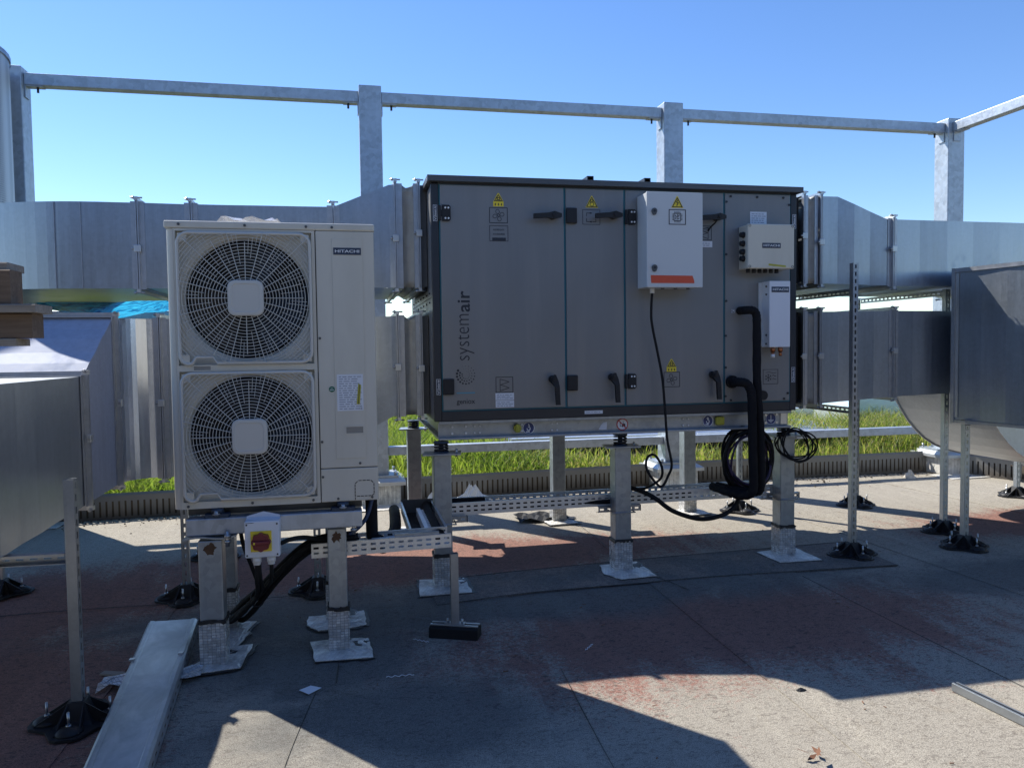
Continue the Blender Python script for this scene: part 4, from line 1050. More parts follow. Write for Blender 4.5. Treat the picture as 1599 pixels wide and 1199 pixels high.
x0, x1, z0, z1 = sx(2.144), sx(2.268), sz(2.376), sz(2.479); b = B(); b.frame(x0, z0, x1, z1, .005, F-.0003); cx, cz = (x0+x1)/2, (z0+z1)/2; b.frame(cx-.025, cz-.025, cx+.025, cz+.025, .004, F-.0003)
for i in range(5):
    q = -.018+i*.009
    b.frect(cx+q-.0015, cz+.0252, cx+q+.0015, cz+.036, F-.0003); b.frect(cx+q-.0015, cz-.036, cx+q+.0015, cz-.0252, F-.0003); b.frect(cx+.0252, cz+q-.0015, cx+.036, cz+q+.0015, F-.0003); b.frect(cx-.036, cz+q-.0015, cx-.0252, cz+q+.0015, F-.0003)
for pts in (((cx-.015, cz+.012), (cx-.008, cz+.004), (cx-.012, cz-.012)), ((cx+.002, cz+.016), (cx+.002, cz-.004)), ((cx+.014, cz+.014), (cx+.008, cz+.004)), ((cx-.002, cz-.014), (cx+.012, cz-.008))): b.stroke(pts, .005, F-.0003)
part('chip_symbol', b, 'print_dark', dr)
b = B(); b.fpoly([(sx(2.015), sz(1.981)), (sx(2.329), sz(1.981)), (sx(2.328), sz(1.998)), (sx(2.316), sz(2.032)), (sx(2.012), sz(2.034))], F-.0003); part('orange_strip', b, 'orange_red', dr)
b = B(); b.cyl((1.985, 4.86, 1.940), (1.985, 4.86, 1.905), .016, 8); part('cable_gland', b, 'plastic_white', W)
b = B()
for x in (2.06, 2.15, 2.24): b.cyl((x, 4.86, 1.940), (x, 4.86, 1.932), .012, 8)
part('blank_plug', b, 'ahu_roof', W)
solo('power_cable', B().tube(smooth_path([(1.985, 4.86, 1.907), (1.98, 4.865, 1.80), (1.987, 4.87, 1.70), (2.03, 4.875, 1.50), (2.06, 4.87, 1.33), (2.075, 4.86, 1.10), (2.085, 4.85, .92), (2.115, 4.85, .76), (2.10, 4.87, .68), (2.055, 4.88, .605), (2.0, 4.89, .65), (1.955, 4.90, .73), (1.965, 4.91, .80), (2.02, 4.92, .815), (2.075, 4.93, .74), (2.085, 4.95, .66), (2.06, 5.02, .60), (2.02, 5.14, .545), (1.98, 5.25, .535)]), .009, 8), 'black_rubber', 'black cable hanging in a loop from the pale grey wall cabinet', 'cable')
def plug(b, p, q, r=.0135): b.cyl(p, q, r, 12, r*.8)
W = thing('terminal_box', 'cream square terminal box with rows of black cable entries', 'terminal box', (2.83, 4.85, 2.1))
F = 4.814; k = F/Y0
lid = part('box_lid', B().box(sx(2.731), F, sz(2.086), sx(3.089), F+.03, sz(2.396), .008), 'cream', W)
part('box_body', B().box(sx(2.735), F+.031, sz(2.088), sx(3.085), 4.9488, sz(2.392), .004), 'cream', W)
b = B()
for i, z in enumerate((2.325, 2.265, 2.207, 2.160)): b.cyl((sx(2.735), 4.875, sz(z)), (sx(2.735)-.028, 4.875, sz(z)), .017, 12); b.cyl((sx(2.735), 4.875, sz(z)), (sx(2.735)-.012, 4.875, sz(z)), .021, 8)
for i in range(6): x = 2.69+i*.043; b.cyl((x, 4.875, sz(2.088)), (x, 4.875, sz(2.088)-.026), .014, 10)
part('cable_gland', b, 'black_plastic', W)
b = B()
for x in (sx(2.745), sx(3.074)):
    for z in (sz(2.10), sz(2.382)): b.fring(x, z, .006, .009, F-.0003)
part('lid_screw', b, 'ahu_roof', lid)
def badge(par, x0, z0, x1, z1, y, name='nameplate'):
    st = part(name, B().frect(x0, z0, x1, z1, y-.0003, .0018), 'navy', par); h = z1-z0; w = x1-x0
    text('HITACHI', x0+w*.06, z0+h*.30, x1-w*.06, z1-h*.28, y-.0022, 'print_white', st, bold=.018)
badge(lid, sx(2.840), sz(2.228), sx(2.981), sz(2.264), F)
b = B(); b.fpoly([(sx(2.888), sz(2.107)), (sx(3.02), sz(2.096)), (sx(3.022), sz(2.108)), (sx(2.89), sz(2.121))], F-.0003); part('yellow_strip', b, 'yellow_dull', lid)
W = thing('expansion_valve_box', 'tall narrow white box with copper pipe stubs under the terminal box', 'valve box', (2.91, 4.85, 1.5))
F = 4.842; k = F/Y0
cov = part('cover', B().box(sx(2.897), F, sz(1.536), sx(3.058), 4.948, sz(2.0), .004), 'white_case', W)
part('mounting_flange', B().box(2.806, 4.935, 1.545, 2.8335, 4.949, 1.985), 'white_box', W)
badge(cov, sx(2.912), sz(1.921), sx(3.047), sz(1.960), F)
b = B()
for x in (2.87, 2.927): b.cyl((x, 4.86, sz(1.536)), (x, 4.86, 1.505), .016, 10); b.cyl((x, 4.86, 1.505), (x, 4.86, 1.475), .011, 10)
part('copper_stub', b, 'copper', W); part('white_cap', B().cyl((2.87, 4.86, 1.488), (2.87, 4.86, 1.465), .0135, 10), 'plastic_white', W)
b = B()
for z in (1.56, 1.62, 1.90, 1.955): b.cyl((2.8335, 4.88, z), (2.827, 4.88, z), .007, 8)
part('side_screw', b, 'ahu_roof', W)
# insulated pipes
def pipe(path, r, label):
    P = smooth_path(path, 8); rr = [r*(1+.04*math.sin(i*1.7)+random.uniform(-.02, .02)) for i in range(len(P))]
    return solo('insulated_pipe', B().tube(P, rr, 14), 'black_foam', label, 'pipe', 'black insulated pipes at the air handler')
pipe([(2.668, 4.948, 1.792), (2.666, 4.88, 1.792), (2.685, 4.85, 1.792), (2.715, 4.845, 1.787), (2.735, 4.845, 1.760), (2.740, 4.845, 1.68), (2.742, 4.845, 1.3), (2.762, 4.84, 1.0), (2.772, 4.84, .70), (2.772, 4.845, .575), (2.755, 4.86, .535), (2.70, 4.93, .525), (2.65, 5.05, .53), (2.62, 5.19, .53)], .028, 'black insulated pipe leaving the panel high beside the white valve box')
pipe([(2.605, 4.948, 1.30), (2.602, 4.88, 1.30), (2.622, 4.84, 1.30), (2.655, 4.83, 1.290), (2.680, 4.825, 1.25), (2.690, 4.82, 1.17), (2.697, 4.82, .8), (2.703, 4.82, .60), (2.69, 4.835, .53), (2.65, 4.90, .51), (2.61, 5.00, .515), (2.585, 5.20, .525)], .031, 'black insulated pipe leaving the panel low with a rounded elbow')
part('pipe_collar', B().cyl((2.605, 4.9485, 1.30), (2.605, 4.925, 1.30), .044, 20), 'black_rubber', D4)
# cable coils
def coil(cx, cz, y, rx, rz, n, r, mat, jit, name, tilt=0.0):
    b = B()
    for k in range(n):
        pts = []; ax = rx*random.uniform(1-jit, 1+jit*.4); az = rz*random.uniform(1-jit, 1+jit*.4); ox = random.uniform(-.012, .012); oz = random.uniform(-.02, .012); yy = y+random.uniform(-.045, .045)
        for i in range(28): a = 2*PI*i/28; pts.append((cx+ox+ax*math.cos(a)+tilt*az*math.sin(a), yy+.025*math.sin(a+k)+.03*math.cos(2*a+k*2), cz+oz+az*math.sin(a)))
        b.tube(pts, r, 6, True)
    return b
W = thing('cable_coil', 'big coil of black and purple cable hanging behind the insulated pipes', 'cable coil', (2.77, 5.0, .53))
part('black_cable', coil(2.77, .745, 5.02, .195, .225, 7, .0105, 'black_rubber', .14, ''), 'black_rubber', W); part('purple_cable', coil(2.78, .745, 5.02, .165, .205, 5, .008, 'purple_cable', .12, ''), 'purple_cable', W)
solo('cable_coil', coil(3.15, .825, 5.02, .145, .115, 6, .0055, 'black_rubber', .16, '', -.25), 'black_rubber', 'small coil of thin black cable hung over the right front leg', 'cable coil')
solo('drain_hose', B().tube(smooth_path([(1.95, 5.22, .545), (2.02, 5.10, .525), (2.066, 5.0, .495), (2.185, 4.98, .408), (2.377, 4.97, .345), (2.548, 4.97, .362), (2.65, 4.98, .42), (2.70, 5.0, .50)]), .016, 10), 'black_rubber', 'thick black hose sagging below the long cable tray', 'hose')

# sprung legs under the air handler
def sealed_sheet(t, pts):
    cx = sum(p[0] for p in pts)/len(pts); cy = sum(p[1] for p in pts)/len(pts)
    bm_pts = [(cx+(x-cx)*random.uniform(1.02, 1.14)+.006, cy+(y-cy)*random.uniform(1.02, 1.14)-.006) for x, y in pts]
    zz = random.uniform(.0052, .0075)
    part('sealant_edge', flat_patch(bm_pts, zz-.0025, .0025, .010, 6), 'sealant', t)
    # sheet with lifted, creased surface
    n = 9; L = []
    out = []
    for i, p in enumerate(pts):
        q = pts[(i+1) % len(pts)]
        for k in range(5): f = k/5; out.append((p[0]+(q[0]-p[0])*f+random.uniform(-.005, .005), p[1]+(q[1]-p[1])*f+random.uniform(-.005, .005)))
    m = len(out); b = B(); rings = []
    for f in (1.0, .86, .66, .42, .15): rings.append([(cx+(x-cx)*f, cy+(y-cy)*f, zz+.0035+(random.uniform(-.002, .006) if f < 1 else 0.0)) for x, y in out])
    rings.insert(0, [(x, y, zz-.001) for x, y in out])
    part('foil_sheet', b.loft(rings, True), 'foil_sheet', t)
def shaft_leg(t, w, h, foilh, wrap=True):
    s = part('shaft', B().box(-w/2, -w/2, .004, w/2, w/2, h, .006), 'galv_leg', t)
    part('foil_wrap', B().box(-w/2-.006, -w/2-.006, .010, w/2+.006, w/2+.006, foilh, .004), 'foil_wrap', t)
    bb = B(); n = 40; q = w/2+.010; per = []
    for k in range(n):
        e = k/n*4; i = int(e); f = e-i; per.append([(-q+2*q*f, -q), (q, -q+2*q*f), (q-2*q*f, q), (-q, q-2*q*f)][i])
    lo = [(x, y, foilh-random.uniform(.0, .016)) for x, y in per]; hi = [(x*.95, y*.95, foilh+random.uniform(.002, .014)) for x, y in per]
    bb.loft([lo, hi], True); part('sealant_bead', bb, 'sealant', t)
    a0 = random.uniform(-.6, .9); pts = []
    for k in range(22):
        f = k/21; a = a0+1.5*f; pts.append(((q+.012)*math.cos(a)*1.15, (q+.012)*math.sin(a)*1.15, .0105))
    for k in range(22):
        f = 1-k/21; a = a0+1.5*f; r = q+.035+.06*math.sin(PI*f)*random.uniform(.4, 1.0); pts.append((r*math.cos(a)*1.15, r*math.sin(a)*1.15, .0105))
    part('sealant_smear', B().prism(pts, (0, 0, .002)), 'sealant', t)
def ahu_leg(x, y, h, label, sheet_pts):
    t = thing('support_leg', label, 'support leg', (x, y, .004), 'galvanised square support legs', True)
    shaft_leg(t, .115, h, .215)
    tp = B(); tp.prism([(-.13, -.085, 0), (.115, -.095, .0), (.14, .07, 0), (-.10, .09, 0)], (0, 0, .009)); tp.v = [(a, c, d+h+.001) for a, c, d in tp.v]
    tpp = part('top_plate', tp, 'galv_leg', t)
    tb = B(); tb.cyl((.10, .0, h-.02), (.10, .0, h+.03), .008, 8); part('plate_bolt', tb, 'bolt', tpp)
    hs = .952-h-.014; z0 = h+.012; P = []; n = 90
    for i in range(n+1): a = 2*PI*3.2*i/n; P.append((.042*math.cos(a), .042*math.sin(a), z0+.006+(hs-.012)*i/n))
    sp = part('spring', B().tube(P, .0062, 6), 'black_plastic', t)
    part('spring_core', B().cyl((0, 0, z0), (0, 0, z0+hs), .017, 10).cyl((0, 0, z0+hs-.010), (0, 0, z0+hs), .05, 16).cyl((0, 0, z0), (0, 0, z0+.006), .05, 16), 'pad_blue', sp)
    sealed_sheet(t, sheet_pts)
    return t
ahu_leg(.575, 4.99, .868, 'front left support leg of the air handler beside the tray corner', [(-.17, -.20), (.16, -.20), (.15, .12), (-.15, .14)])
ahu_leg(1.826, 5.06, .858, 'front middle support leg of the air handler under the forklift sign', [(-.16, -.10), (-.09, -.25), (.17, -.23), (.16, .12), (-.12, .10)])
ahu_leg(3.13, 5.15, .875, 'front right support leg of the air handler with a cable coil on it', [(-.18, .06), (-.17, -.24), (.15, -.25), (.16, .10)])
ahu_leg(.525, 6.585, .873, 'rear left support leg of the air handler seen past its left end', [(-.20, -.16), (.12, -.17), (.14, .14), (-.16, .15)])
ahu_leg(1.81, 6.66, .868, 'rear middle support leg of the air handler standing in the sun', [(-.16, .04), (-.12, -.20), (.14, -.18), (.08, .10)])
ahu_leg(3.08, 6.70, .870, 'rear right support leg of the air handler hidden by the coil', [(-.16, .04), (-.12, -.20), (.14, -.18), (.12, .14)])

# ------------------------------------------------------------------ cream outdoor unit with two fans
HY = 4.0
U = thing('outdoor_unit', 'tall cream outdoor unit with two round fan guards on short legs', 'outdoor unit', (-.357, 4.185, .785))
X0, X1, Z0, Z1 = -.852, .136, .785, 2.186
# shell: rounded front left edge, right side, back
pts = [(X0+.0, 4.37), (X0, HY+.04)]
for k in range(5): a = PI+PI/2*k/4*1.0; pts.append((X0+.035+.035*math.cos(a), HY+.038+.035*math.sin(a)))
b = B(); b.loft([[(x, y, z) for x, y in pts] for z in (Z0, 2.148)], False, False, True)
b.box(X1-.004, HY+.012, Z0, X1, 4.37, 2.148); b.box(X0, 4.366, Z0, X1-.0045, 4.37, 2.148); b.box(X0+.04, HY+.03, Z0, X1-.005, 4.365, Z0+.004)
part('side_shell', b, 'cream', U)
part('top_cover', B().box(X0-.004, HY-.004, 2.150, X1+.004, 4.375, Z1, .007), 'cream', U)
FX = [(-.806, -.170, 1.488, 2.138), (-.806, -.170, .818, 1.458)]; FC = [(-.485, 1.813), (-.484, 1.135)]; FR = .297
b = B(); xl, xr = X0+.036, -.1545
def quad(x0, z0, x1, z1): b.add([(x0, HY, z0), (x1, HY, z0), (x1, HY, z1), (x0, HY, z1)], [(0, 1, 2, 3)])
zs = [Z0, .818, 1.458, 1.488, 2.138, 2.149]
quad(xl, zs[0], xr, zs[1]); quad(xl, zs[2], xr, zs[3]); quad(xl, zs[4], xr, zs[5])
for (a, c, z0, z1), (cx, cz) in zip(FX, FC):
    quad(xl, z0, a, z1); quad(c, z0, xr, z1)
    n = 64; inner = []; outer = []
    for k in range(n):
        t = 2*PI*k/n+PI/4; dx, dz = math.cos(t), math.sin(t); inner.append((cx+FR*1.12*dx, HY+.036, cz+FR*1.12*dz))
        s = min((c-cx)/dx if dx > 1e-6 else (a-cx)/dx if dx < -1e-6 else 9, (z1-cz)/dz if dz > 1e-6 else (z0-cz)/dz if dz < -1e-6 else 9)
        outer.append((cx+s*dx, HY+.034, cz+s*dz))
    b.loft([outer, inner], False); b.loft([[(qx, yy, qz) for qx, qz in ((a, z0), (c, z0), (c, z1), (a, z1))] for yy in (HY, HY+.034)], False)
    # corner fill so the outline stays square
    for qx, qz in ((a, z0), (c, z0), (c, z1), (a, z1)):
        near = sorted(outer, key=lambda p: (p[0]-qx)**2+(p[2]-qz)**2)[:2]
        b.add([(qx, HY+.034, qz), near[0], near[1]], [(0, 1, 2)])
b.box(xl, HY+.0005, Z0, xr, HY+.012, Z0+.03)
fp = part('fan_panel', b, 'cream', U)
for i, ((cx, cz), (a, c, z0, z1)) in enumerate(zip(FC, FX)):
    f = part('fan_shroud', B().loft([[(cx+r*math.cos(2*PI*k/64), y, cz+r*math.sin(2*PI*k/64)) for k in range(64)] for r, y in ((FR*1.12, HY+.0365), (FR*1.04, HY+.042), (FR, HY+.055), (FR, HY+.10))], False, True, True), 'cream', U)
    bb = B()
    for k in range(3):
        a0 = 2*PI*k/3+.6+i*.5; ra = []; rb = []
        for j in range(9):
            t = a0+1.45*j/8; y = HY+.075+.075*j/8; ra.append((cx+.07*math.cos(t), y+.01, cz+.07*math.sin(t))); rb.append((cx+.28*math.cos(t+.25), y, cz+.28*math.sin(t+.25)))
        bb.loft([ra, rb], False, False, True)
    bb.cyl((cx, HY+.06, cz), (cx, HY+.16, cz), .075, 24); part('fan_blades', bb, 'fan_dark', U)
    # wire guard
    bb = B(); inx0, inx1, inz0, inz1, cr = a+.010, c-.010, z0+.010, z1-.010, .05
    def inside(x, z):
        if not (inx0 <= x <= inx1 and inz0 <= z <= inz1): return False
        if x < inx0+.17 and z < inz0+.030: return False
        return True
    yg = lambda r: HY-.016-.012*max(0, 1-r/.42)
    R = .098
    radii = []
    while R < .44: radii.append(R); R += .0152
    for ri, R in enumerate(radii):
        n = 96; run = []
        wr = .0016
        for k in range(n+1):
            t = 2*PI*k/n; x, z = cx+R*math.cos(t), cz+R*math.sin(t)
            if inside(x, z): run.append((x, yg(R), z))
            if (not inside(x, z) or k == n) and run:
                if len(run) > 1: bb.tube(run, wr, 4, False, False)
                run = []
    def spoke(t, r0, r1, w):
        run = []; m = 8
        for k in range(m+1):
            r = r0+(r1-r0)*k/m; x, z = cx+r*math.cos(t), cz+r*math.sin(t)
            if inside(x, z): run.append((x, yg(r)-.002, z))
            elif run: break
        if len(run) > 1: bb.tube(run, w, 4, False, False)
    for k in range(24): spoke(2*PI*k/24+.0, .085, .46, .0019)
    for k in range(24):
        t = 2*PI*(k+.5)/24; spoke(t, .165+.0152*(k % 3), .46, .0012)
        if k % 2: spoke(2*PI*(k+.25)/24, .260, .335, .0012); spoke(2*PI*(k+.75)/24, .215, .29, .0012)
        else: spoke(2*PI*(k+.25)/24, .30, .46, .0012); spoke(2*PI*(k+.75)/24, .27, .36, .0012)
    # rounded rim with a grip notch at the lower left
    rim = []
    for qx, qz, s in ((inx1-cr, inz0+cr, -PI/2), (inx1-cr, inz1-cr, 0), (inx0+cr, inz1-cr, PI/2)):
        for j in range(6): t = s+PI/2*j/5; rim.append((qx+cr*math.cos(t), HY-.010, qz+cr*math.sin(t)))
    for j in range(6): t = PI+PI/2*j/5; rim.append((inx0+.04+.04*math.cos(t), HY-.010, inz0+.035+.04*math.sin(t)))
    rim += [(inx0+.055, HY-.010, inz0+.002), (inx0+.072, HY-.010, inz0+.030), (inx0+.150, HY-.010, inz0+.030), (inx0+.168, HY-.010, inz0+.0)]
    bb.tube(rim, .0085, 8, True)
    g = part('fan_guard', bb, 'cream_guard', U)
    bd = B(); hw, hh = .084, .087; q = []
    for qx, qz, s in ((hw, -hh, -PI/2), (hw, hh, 0), (-hw, hh, PI/2), (-hw, -hh, PI)):
        for j in range(6): t = s+PI/2*j/5; q.append((cx+math.copysign(hw-.035, qx)+.035*math.cos(t), cz+math.copysign(hh-.035, qz)+.035*math.sin(t)))
    sc = lambda f, y: [(cx+(x-cx)*f, y, cz+(z-cz)*f) for x, z in q]
    bd.loft([sc(1, HY-.020), sc(1, HY-.036), sc(.955, HY-.043), sc(.80, HY-.0445), sc(.775, HY-.042), sc(.70, HY-.0415), sc(.02, HY-.0415)], True, True, False)
    part('guard_badge', bd, 'cream_guard', g)
    cb = B()
    for qx in (inx0+.022, inx1-.022):
        for qz in (inz0+.022 if qx > cx else inz0+.022, inz1-.022):
            cb.box(qx-.020, HY-.012, qz-.020, qx+.020, HY-.006, qz+.020, .002)
    cg = part('corner_tab', cb, 'cream', g); 
    for qx in (inx0+.022, inx1-.022): pass
part('dark_coil', B().box(X0+.03, 4.20, Z0+.03, -.16, 4.36, 2.14), 'coil_dark', U)
part('dark_inner', B().box(X0+.012, HY+.13, Z0+.012, X0+.02, 4.36, 2.14).box(-.156, HY+.03, Z0+.012, -.15, 4.36, 2.14), 'coil_dark', U)
part('service_panel', B().box(-.1505, HY-.001, .957, X1-.002, HY+.012, 2.1485, .004), 'cream', U)
b = B(); b.box(-.072, HY-.0035, 1.004, .078, HY-.0015, 2.110, .0009)
ip = part('raised_panel', b, 'cream', U)
lp = part('lower_panel', B().box(-.1505, HY-.001, Z0, X1-.002, HY+.012, .9535, .004), 'cream', U)
b = B(); q = [(.017, .79), (.017, .872), (.034, .888), (.096, .888), (.112, .872), (.112, .815), (.098, .808), (.022, .808)]
for i in range(len(q)-1):
    a, c = Vector(q[i]), Vector(q[i+1]); m = max(1, int((c-a).length/.016))
    for j in range(m): b.stroke([a+(c-a)*((j+.08)/m), a+(c-a)*((j+.72)/m)], .004, HY-.0015, .0008)
part('knockout', b, 'print_dark', lp)
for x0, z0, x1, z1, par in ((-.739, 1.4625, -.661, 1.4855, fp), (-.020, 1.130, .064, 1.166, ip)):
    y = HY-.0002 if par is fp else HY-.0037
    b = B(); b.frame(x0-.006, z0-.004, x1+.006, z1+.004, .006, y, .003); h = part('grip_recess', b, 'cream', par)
    part('recess_floor', B().frect(x0, z0+.002, x1, z1, y+.0002, .0012), 'recess_shade', h)
badge(ip, -.0645, 2.031, .0715, 2.066, HY-.0036)
st = white_sticker(ip, -.062, 1.246, .068, 1.431, 15, 'data_label', HY-.0036)
text('CE', .048, 1.252, .062, 1.262, HY-.0055, 'print_dark', st)
b = B(); b.fpoly([(.034, 1.278), (.050, 1.278), (.058, 1.375), (.044, 1.384)], HY-.0056); ys = part('yellow_strip', b, 'yellow_dull', st)
b = B(); b.stroke([(.042, 1.279), (.051, 1.378)], .0025, HY-.0070, .0004); part('dark_stripe', b, 'print_dark', ys)
gs = part('green_sticker', B().fdisc(-.087, 1.357, .015, HY-.0013), 'green_sticker', U); part('sticker_print', B().frect(-.097, 1.352, -.077, 1.355, HY-.0027, .0005).frect(-.093, 1.361, -.081, 1.363, HY-.0027, .0005), 'print_white', gs)
b = B()
for x, z in ((-.788, 2.169), (-.484, 2.168), (-.194, 2.167), (-.069, 2.166), (-.140, 1.614), (-.141, 1.092), (-.141, .914), (.045, .977), (.102, .80), (-.068, .80), (-.484, .801), (-.784, .798), (-.190, .80)):
    y = HY-.0042 if z > 2.15 else HY-.0006
    b.cyl((x, y, z), (x, y-.004, z), .0068, 8)
part('case_screw', b, 'ahu_roof', U)
solo('plastic_wrap', B().loft([[(-.64+.03*i, 4.10+.02*math.sin(i*2.1), 2.1875+(.032+.012*math.sin(i*1.3))*(0 if i in (0, 11) else 1)), (-.64+.03*i, 4.19+.02*math.sin(i*1.1), 2.1875+(.040+.012*math.sin(i*2.3))*(0 if i in (0, 11) else 1)), (-.63+.03*i, 4.27, 2.188)] for i in range(12)], False, False), 'clear_film', 'scrap of clear plastic wrapping lying on top of the outdoor unit', 'plastic wrap')
# beams, mounts and legs
t = thing('support_beam', 'front galvanised beam carrying the outdoor unit', 'support beam', (-.37, 4.06, .655), 'beams under the outdoor unit')
def mounts(t, y):
    for x in (-.652, -.045):
        m = B(); m.prism([(x-.055, y-.035, .7405), (x+.055, y-.035, .7405), (x+.062, y, .7405), (x+.05, y+.035, .7405), (x-.05, y+.035, .7405), (x-.062, y, .7405)], (0, 0, .016)); m.cyl((x, y, .757), (x, y, .782), .030, 16)
        o = part('rubber_mount', m, 'pad_blue', t); q = B(); q.cyl((x, y-.042, .752), (x, y-.042, .775), .010, 8); q.cyl((x, y-.042, .757), (x, y-.042, .763), .018, 12); part('mount_bolt', q, 'bolt', o)
part('beam_tube', B().box(-.795, 3.975, .655, .049, 4.055, .739, .006), 'galv_post', t); mounts(t, 4.015)
t = thing('support_beam', 'rear galvanised beam carrying the outdoor unit', 'support beam', (-.37, 4.36, .655), 'beams under the outdoor unit')
part('beam_tube', B().box(-.795, 4.34, .655, .049, 4.42, .739, .006), 'galv_post', t); mounts(t, 4.38)
part('cross_rail', B().box(-.80, 4.075, .741, .05, 4.10, .782).box(-.80, 4.30, .741, .05, 4.325, .782), 'ahu_roof', t)
def unit_leg(x, y, w, h, label, sheets, plate=True, rust=True):
    t = thing('support_leg', label, 'support leg', (x, y, .004), 'galvanised square support legs', True)
    shaft_leg(t, w, h, .225)
    b = B(); pl = []
    for i in range(9):
        xx = -.125+.25*i/8; zz = h+.004+.008*math.sin(i*.8)+.010*(i/8); pl.append([(xx, -.062, zz), (xx, .055, zz), (xx, .055, zz+.008), (xx, -.062, zz+.008)])
    tp = part('top_plate', B().loft(pl), 'galv_leg', t)
    bo = B(); bo.cyl((.085, -.068, h-.03), (.085, -.068, h+.045), .009, 8); bo.cyl((.085, -.068, h-.012), (.085, -.068, h), .017, 6); bo.cyl((.085, -.068, h+.014), (.085, -.068, h+.028), .017, 6); part('plate_bolt', bo, 'bolt', tp)
    if rust:
        b = B(); n = 18; b.fpoly([(.0+.036*math.cos(2*PI*k/n)*random.uniform(.4, 1.05), h-.045+.042*math.sin(2*PI*k/n)*random.uniform(.35, .95)) for k in range(n)], -w/2-.0003, .0008); part('rust_patch', b, 'rust', t)
    for q in sheets: sealed_sheet(t, q)
    return t
unit_leg(-.685, 4.02, .112, .628, 'front left leg of the outdoor unit beside the fallen tray', [[(-.17, -.16), (.13, -.115), (.16, .19), (.04, .18), (.02, .09), (-.06, .05)], [(.02, .10), (.09, .20), (.12, .38), (.04, .40), (-.02, .36)]])
unit_leg(-.080, 4.065, .095, .640, 'front right leg of the outdoor unit standing before the slotted tray', [[(-.12, -.17), (.17, -.19), (.15, .085), (.03, .11), (-.15, .10)]])
unit_leg(-.700, 4.545, .105, .63, 'rear left leg of the outdoor unit behind the black cable bundle', [[(.0, -.22), (.09, -.28), (.15, .02), (.02, .03)]], rust=False)
unit_leg(-.105, 4.53, .095, .63, 'rear right leg of the outdoor unit with torn foil around it', [[(-.16, -.10), (-.09, -.20), (.09, -.20), (.17, -.16), (.16, .07), (.03, .05), (-.16, .04)]], rust=False)
# isolator switch
W = thing('isolator_switch', 'white isolator box with a dark red rotary knob on a yellow square', 'isolator switch', (-.434, 3.94, .55))
IY = 3.90
b = B(); b.prism([(-.515, IY+.035, .548), (-.352, IY+.035, .548), (-.349, IY+.035, .728), (-.512, IY+.035, .730)], (0, .038, 0)); bx = part('box_body', b, 'isolator_white', W)
part('box_lid', B().box(-.514, IY, .549, -.351, IY+.034, .729, .006), 'isolator_white', W)
part('mounting_plate', B().prism([(-.510, IY+.067, .50+.2), (-.352, IY+.067, .70), (-.352, IY+.067, .742), (-.430, IY+.067, .762), (-.510, IY+.067, .742)][::-1], (0, .006, 0)), 'isolator_white', W)
ysq = part('yellow_plate', B().box(-.486, IY-.006, .580, -.388, IY-.0003, .680, .001), 'yellow', W)
b = B(); n = 48; P0 = []; P1 = []
for k in range(n): a = 2*PI*k/n; r = .045+.003*math.cos(8*a); P0.append((-.437+r*math.cos(a), IY-.0063, .628+r*math.sin(a))); P1.append((-.437+r*.96*math.cos(a), IY-.026, .628+r*.96*math.sin(a)))
b.loft([P0, P1], True, True, False); b.box(-.478, IY-.040, .619, -.400, IY-.0262, .637, .004)
kn = part('rotary_knob', b, 'dark_red', ysq)
part('knob_mark', B().box(-.4595, IY-.0275, .622, -.4535, IY-.0402, .634) if False else B().frect(-.470, .623, -.462, .633, IY-.0402, .001), 'yellow', ysq)
b = B()
for x in (-.504, -.362):
    for z in (.562, .712): b.cyl((x, IY-.0003, z), (x, IY-.002, z), .0045, 10)
part('lid_screw', b, 'print_dark', W)
b = B()
for i in range(7): b.frect(-.508+i*.0055, .7195, -.504+i*.0055, .7225, IY-.0003, .0006)
part('tiny_print', b, 'print_dark', W)
b = B()
for x in (-.462, -.395): b.cyl((x, IY+.03, .548), (x, IY+.03, .520), .021, 10); b.cyl((x, IY+.03, .520), (x, IY+.03, .508), .017, 10)
part('cable_gland', b, 'plastic_white', W)
def cable(path, r, label, mat='black_rubber', name='cable', cat='cable', n=8):
    return solo(name, B().tube(smooth_path(path, n), r, 8), mat, label, cat, 'cables by the outdoor unit')
cable([(-.462, 3.93, .51), (-.468, 3.95, .42), (-.478, 4.05, .35), (-.50, 4.16, .27)], .011, 'short black cable dropping from the left gland of the isolator')
cable([(-.455, 3.93, .51), (-.455, 3.96, .43), (-.462, 4.08, .34), (-.52, 4.18, .24)], .012, 'second black cable close beside it from the left isolator gland')
cable([(-.395, 3.93, .51), (-.40, 3.96, .44), (-.42, 4.06, .37), (-.47, 4.14, .30)], .010, 'black cable curving from the right gland of the isolator')
cable([(-.352, 3.955, .60), (-.30, 3.96, .617), (-.24, 4.0, .612), (-.16, 4.10, .575), (-.10, 4.18, .56), (-.02, 4.20, .565)], .011, 'thin black cable leaving the right side of the isolator box')
cable([(-.56, 4.10, .65), (-.545, 4.10, .56), (-.51, 4.11, .45), (-.485, 4.13, .35), (-.49, 4.15, .29)], .010, 'black cable hanging down left of the isolator')
t = thing('cable_bundle', 'thick bundle of black cables sagging from the tray to the roof', 'cable bundle', (-.5, 4.3, .02), 'cables by the outdoor unit')
for i in range(5):
    ox, oy, oz = (-.012, .008, .0, .014, -.006)[i], (0, .03, -.028, .012, .02)[i], (.0, .012, .014, -.012, .026)[i]
    part('cable_strand', B().tube(smooth_path([(.02+ox, 4.22+oy, .535+oz), (-.16+ox, 4.22+oy, .525+oz), (-.27+ox, 4.22+oy, .475+oz), (-.40+ox, 4.22+oy, .36+oz), (-.49+ox, 4.26+oy, .25+oz*1.4), (-.58+ox*2, 4.36+oy*1.5, .145+oz*1.6), (-.66+ox*3, 4.48+oy*1.5, .06+oz*.8), (-.74+ox*3, 4.62+oy*1.5, .032)], 8), .0155, 8), 'black_rubber', t)
